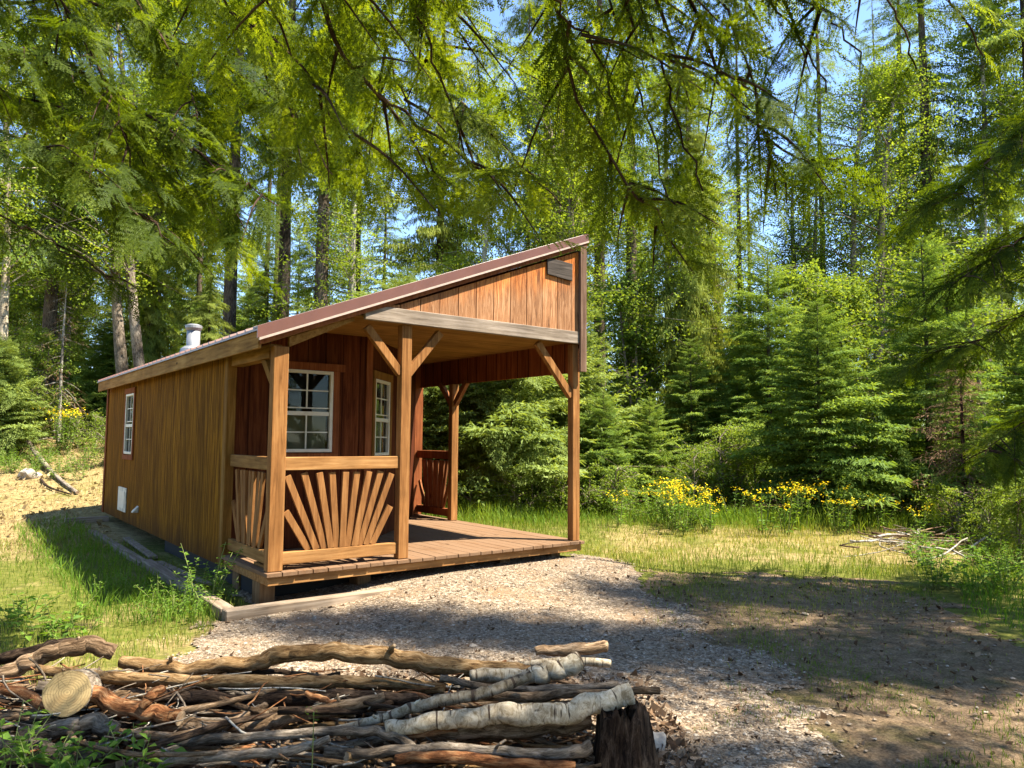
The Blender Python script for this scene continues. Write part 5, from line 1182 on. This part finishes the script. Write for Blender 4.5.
# leafy weeds and flowers: stem with leaves (and heads)
def weed_tpl(h, ns, nl, ls, mat, seed, heads=0, hs=.03, spread=.12, hcol='flower'):
    r_ = np.random.default_rng(seed); tubes, LV, LT, HV = [], [], [], []
    for s in range(ns):
        a = r_.uniform(0, 6.28); b = np.array([math.cos(a), math.sin(a), 0]) * r_.uniform(0, spread * .4); hh = h * r_.uniform(.6, 1.1)
        tip = b + np.array([math.cos(a) * spread * r_.uniform(.3, 1.3), math.sin(a) * spread * r_.uniform(.3, 1.3), hh]); P = spline([b, (b + tip) / 2 + [0, 0, hh * .08], tip], 6)
        tubes.append((P, np.linspace(.005, .002, 6) * (h / .6 + .3), 4, s))
        t = r_.uniform(.12, 1, nl); pos = np.stack([np.interp(t, np.linspace(0, 1, 6), P[:, j]) for j in range(3)], -1)
        az = r_.uniform(0, 6.28, nl); e = r_.uniform(-.1, .7, nl); d = np.stack([np.cos(az) * np.cos(e), np.sin(az) * np.cos(e), np.sin(e)], -1)
        sz = ls * r_.uniform(.6, 1.2, nl) * (1.15 - .5 * t); sd = np.stack([-np.sin(az), np.cos(az), r_.normal(size=nl) * .3], -1)
        pos2 = pos + d * sz[:, None] * .1
        LV.append(np.stack([pos2, pos2 + d * (sz * .45)[:, None] + sd * (sz * .19)[:, None], pos2 + d * sz[:, None] + np.array([0, 0, -1]) * (sz * .25)[:, None], pos2 + d * (sz * .45)[:, None] - sd * (sz * .19)[:, None]], 1)); LT.append(np.clip(r_.normal(.5, .17, nl), 0, 1))
        if heads:
            c = tip + r_.normal(size=(heads, 3)) * np.array([.05, .05, .028]) * (h / .7); HV.append(leaf_quads(c, hs, r_, 1.0, .9))
    return wood_mesh('stem', tubes, MT['weed_stem']), quad_mesh('leaves', np.concatenate(LV), np.concatenate(LT), MT[mat]), (quad_mesh('blossoms', np.concatenate(HV), r_.uniform(0, 1, sum(map(len, HV))), MT[hcol]) if heads else None)
MT['weed_stem'] = plain('weed_stem', (.16, .19, .05), .8, var=.2)
WD = {'flower': [weed_tpl(.78, 5, 24, .10, 'weed', s, 12, .038, .24) for s in (1, 2, 3)], 'weed': [weed_tpl(.42, 6, 20, .075, 'weed', s, 0, spread=.22) for s in (4, 5)], 'broad': [weed_tpl(.35, 5, 9, .13, 'weed', s, 0, spread=.22) for s in (6, 7)],
      'tallweed': [weed_tpl(.62, 4, 26, .075, 'weed', 8, 0, spread=.22)], 'stalk': [weed_tpl(.5, 1, 6, .03, 'weed', 9, 14, .014, .05, 'weed')]}
def herb(kind, x, y, s, label, cat, group=None, z=None, name=None, i=None):
    st, lv, hd = WD[kind][pr.randrange(len(WD[kind])) if i is None else i]
    e = empty(name or {'flower': 'yellow_wildflower', 'weed': 'leafy_weed', 'broad': 'broad_leaved_plant', 'tallweed': 'tall_weed', 'stalk': 'flower_stalk'}[kind], (x, y, (float(ground_h(x, y)) if z is None else z) - .01), pr.uniform(0, 6.28), s)
    tag(e, label, cat, group); link('stem', st, e); link('leaves', lv, e)
    if hd: link('blossoms', hd, e)
    return e
def hpx(kind, px, d, s, label, cat, **k): return herb(kind, (px - 512) / F_PX * d, d, s, label, cat, **k)
for k in range(27):
    px = pr.gauss(682, 30) if k < 10 else (pr.gauss(822, 48) if k < 20 else pr.uniform(615, 910)); hpx('flower', px, 12.2 + pr.uniform(-.8, .8), pr.uniform(.6, 1.0), 'yellow-headed wildflower in the sunny bank before the young firs', 'flower', group='yellow wildflowers by the clearing')
for k, (px, d) in enumerate(((918, 11.3), (935, 11.6), (650, 13.0))): hpx('flower', px, d, pr.uniform(.6, .8), 'small yellow-headed wildflower standing apart from the main patch', 'flower', group='scattered yellow wildflowers')
for px, d in ((62, 18.6), (66, 18.9), (70, 18.4), (34, 19.2)): hpx('flower', px, d, 1.3, 'yellow wildflower at the wood edge above the straw bank', 'flower', group='yellow wildflowers above the bank')
for k in range(16): hpx('weed', pr.uniform(585, 900), 12.9 + pr.uniform(-.4, .9), pr.uniform(.8, 1.3), 'bright green leafy weed between the yellow wildflowers', 'weed', group='weeds among the wildflowers')
for px, py, s in ((195, 602, 1.0), (212, 598, 1.0), (182, 612, .9), (160, 606, .8), (205, 612, .8), (140, 600, .7), (120, 596, .7), (172, 620, .7), (150, 622, .6), (100, 602, .6), (222, 606, .7), (190, 622, .6)):
    gx, gy = g0(px, py); herb('weed', gx, gy, s * .85, 'sunlit leafy weed by the corner of the edging timbers', 'weed', 'weeds at the timber corner')
gx, gy = g0(205, 606); herb('tallweed', gx, gy, 1.0, 'tallest weed arching beside the porch corner timber', 'weed')
for px, py in ((40, 640), (62, 634), (15, 628), (80, 646), (30, 618)):
    gx, gy = g0(px, py); herb('broad', gx, gy, .8, 'broad-leaved green plant behind the curved log', 'plant', 'plants behind the curved log')
for px, d, z in ((8, 3.15, .18), (30, 3.12, .15), (62, 3.06, .12), (92, 3.05, .1), (112, 3.1, .1), (150, 3.1, .1)):
    hpx('broad', px, d, .62, 'broad green leaves sprouting in front of the brush pile', 'plant', group='leafy sprouts before the brush pile', z=z)
hpx('stalk', 322, 3.05, .75, 'thin pale flower stalk standing in front of the brush pile', 'plant', z=.10)
for k in range(34):
    d = pr.uniform(7.2, 11.5); px = pr.uniform(905, 1030); 
    if in_poly(np.array([(px - 512) / F_PX * d]), np.array([d]), DIRT)[0]: continue
    hpx(pr.choice(('weed', 'broad')), px, d, pr.uniform(.6, 1.0), 'leafy weed in the shady undergrowth along the track', 'weed', group='undergrowth weeds along the track')
for k in range(30): hpx('weed', pr.uniform(0, 100), 17.2 + pr.uniform(-1.2, 1.0), pr.uniform(.7, 1.2), 'leafy weed at the top of the straw bank', 'weed', group='weeds on the straw bank')
# fallen branch, rock, brush heap by the track
def ground_branch(label, pts, r, mat, cat='branch', group=None, name='fallen_branch'):
    P = spline([(x, y, float(ground_h(x, y)) + z) for x, y, z in pts], 16); org = P[8].copy()
    o = link(name, log_mesh(name, P - org, np.linspace(r, r * .5, 16), 9, MT[mat], MT['cut_old'], .08, int(pts[0][0] * 50) % 1000)); o.location = org; tag(o, label, cat, group); return o
def gp(px, d, z): return ((px - 512) / F_PX * d, d, z)
ground_branch('long bleached fallen branch lying down the straw bank', [gp(30, 18.6, .25), gp(48, 17.0, .12), gp(64, 15.9, .06), gp(82, 14.9, .05)], .06, 'bark_grey')
ground_branch('thin dark fallen branch below the bleached one on the bank', [gp(45, 15.9, .05), gp(54, 15.3, .04), gp(76, 14.8, .04)], .03, 'bark_dark')
for k in range(46):
    x, y = gp(pr.gauss(915, 26), pr.gauss(10.6, .5), 0)[:2]
    stick('dead_branch', x, y, float(ground_h(x, y)) + pr.uniform(.03, .18), pr.uniform(-1.4, 1.4), pr.uniform(.4, 1.3), pr.uniform(.006, .016), pr.choice(['bark_grey', 'bark_pale', 'bark_log']), pr.gauss(0, .14), 'dead grey branch in the low heap beside the dirt track', 'branch', 'dead branches heaped by the track', 6)
def rock(label, px, d, s, seed):
    r_ = np.random.default_rng(seed); bm = bmesh.new(); bmesh.ops.create_icosphere(bm, subdivisions=3, radius=1)
    n1 = r_.normal(size=(6, 3))
    for v in bm.verts:
        c = np.array(v.co); f = 1 + .12 * np.sin(c @ n1[0] * 2) + .08 * np.sin(c @ n1[1] * 4 + 1)
        for q in n1[2:]:
            q = q / np.linalg.norm(q); k = c @ q
            if k > .62: f *= .62 / k
        v.co = Vector(c * f * s * np.array([1.25, .9, .75]))
    me = bpy.data.meshes.new('rock'); bm.to_mesh(me); bm.free(); me.materials.append(MT['rock']); o = link('rock', me); x, y, _ = gp(px, d, 0); o.location = (x, y, float(ground_h(x, y)) + s * .25); o.rotation_euler = (0, .2, r_.uniform(0, 6)); tag(o, label, 'rock'); return o
MT['rock'] = plain('rock', (.36, .31, .25), .9, var=.3, scale=6, bump=.5)
rock('pale angular rock on the straw bank below green weeds', 33, 16.2, .23, 1)
rock('grey stone lying on the gravel beside the rotten stump', 652, 3.75, .07, 3)

# the wood goes on behind the viewpoint
for k in range(16):
    a = R(112 + 140 * k / 15 + pr.uniform(-3, 3)); d = pr.uniform(11, 15) if k % 2 else pr.uniform(16, 20); kk = ('tall3', 'cedar', 'aspen', 'tall1')[k % 4]
    tree(kk, math.sin(a) * d * .9 - 1.5, math.cos(a) * d - 4.5, HGT[kk] * pr.uniform(.75, 1.0), 'forest tree behind the viewpoint, mirrored darkly in the cabin windows', 'trees behind the viewpoint')
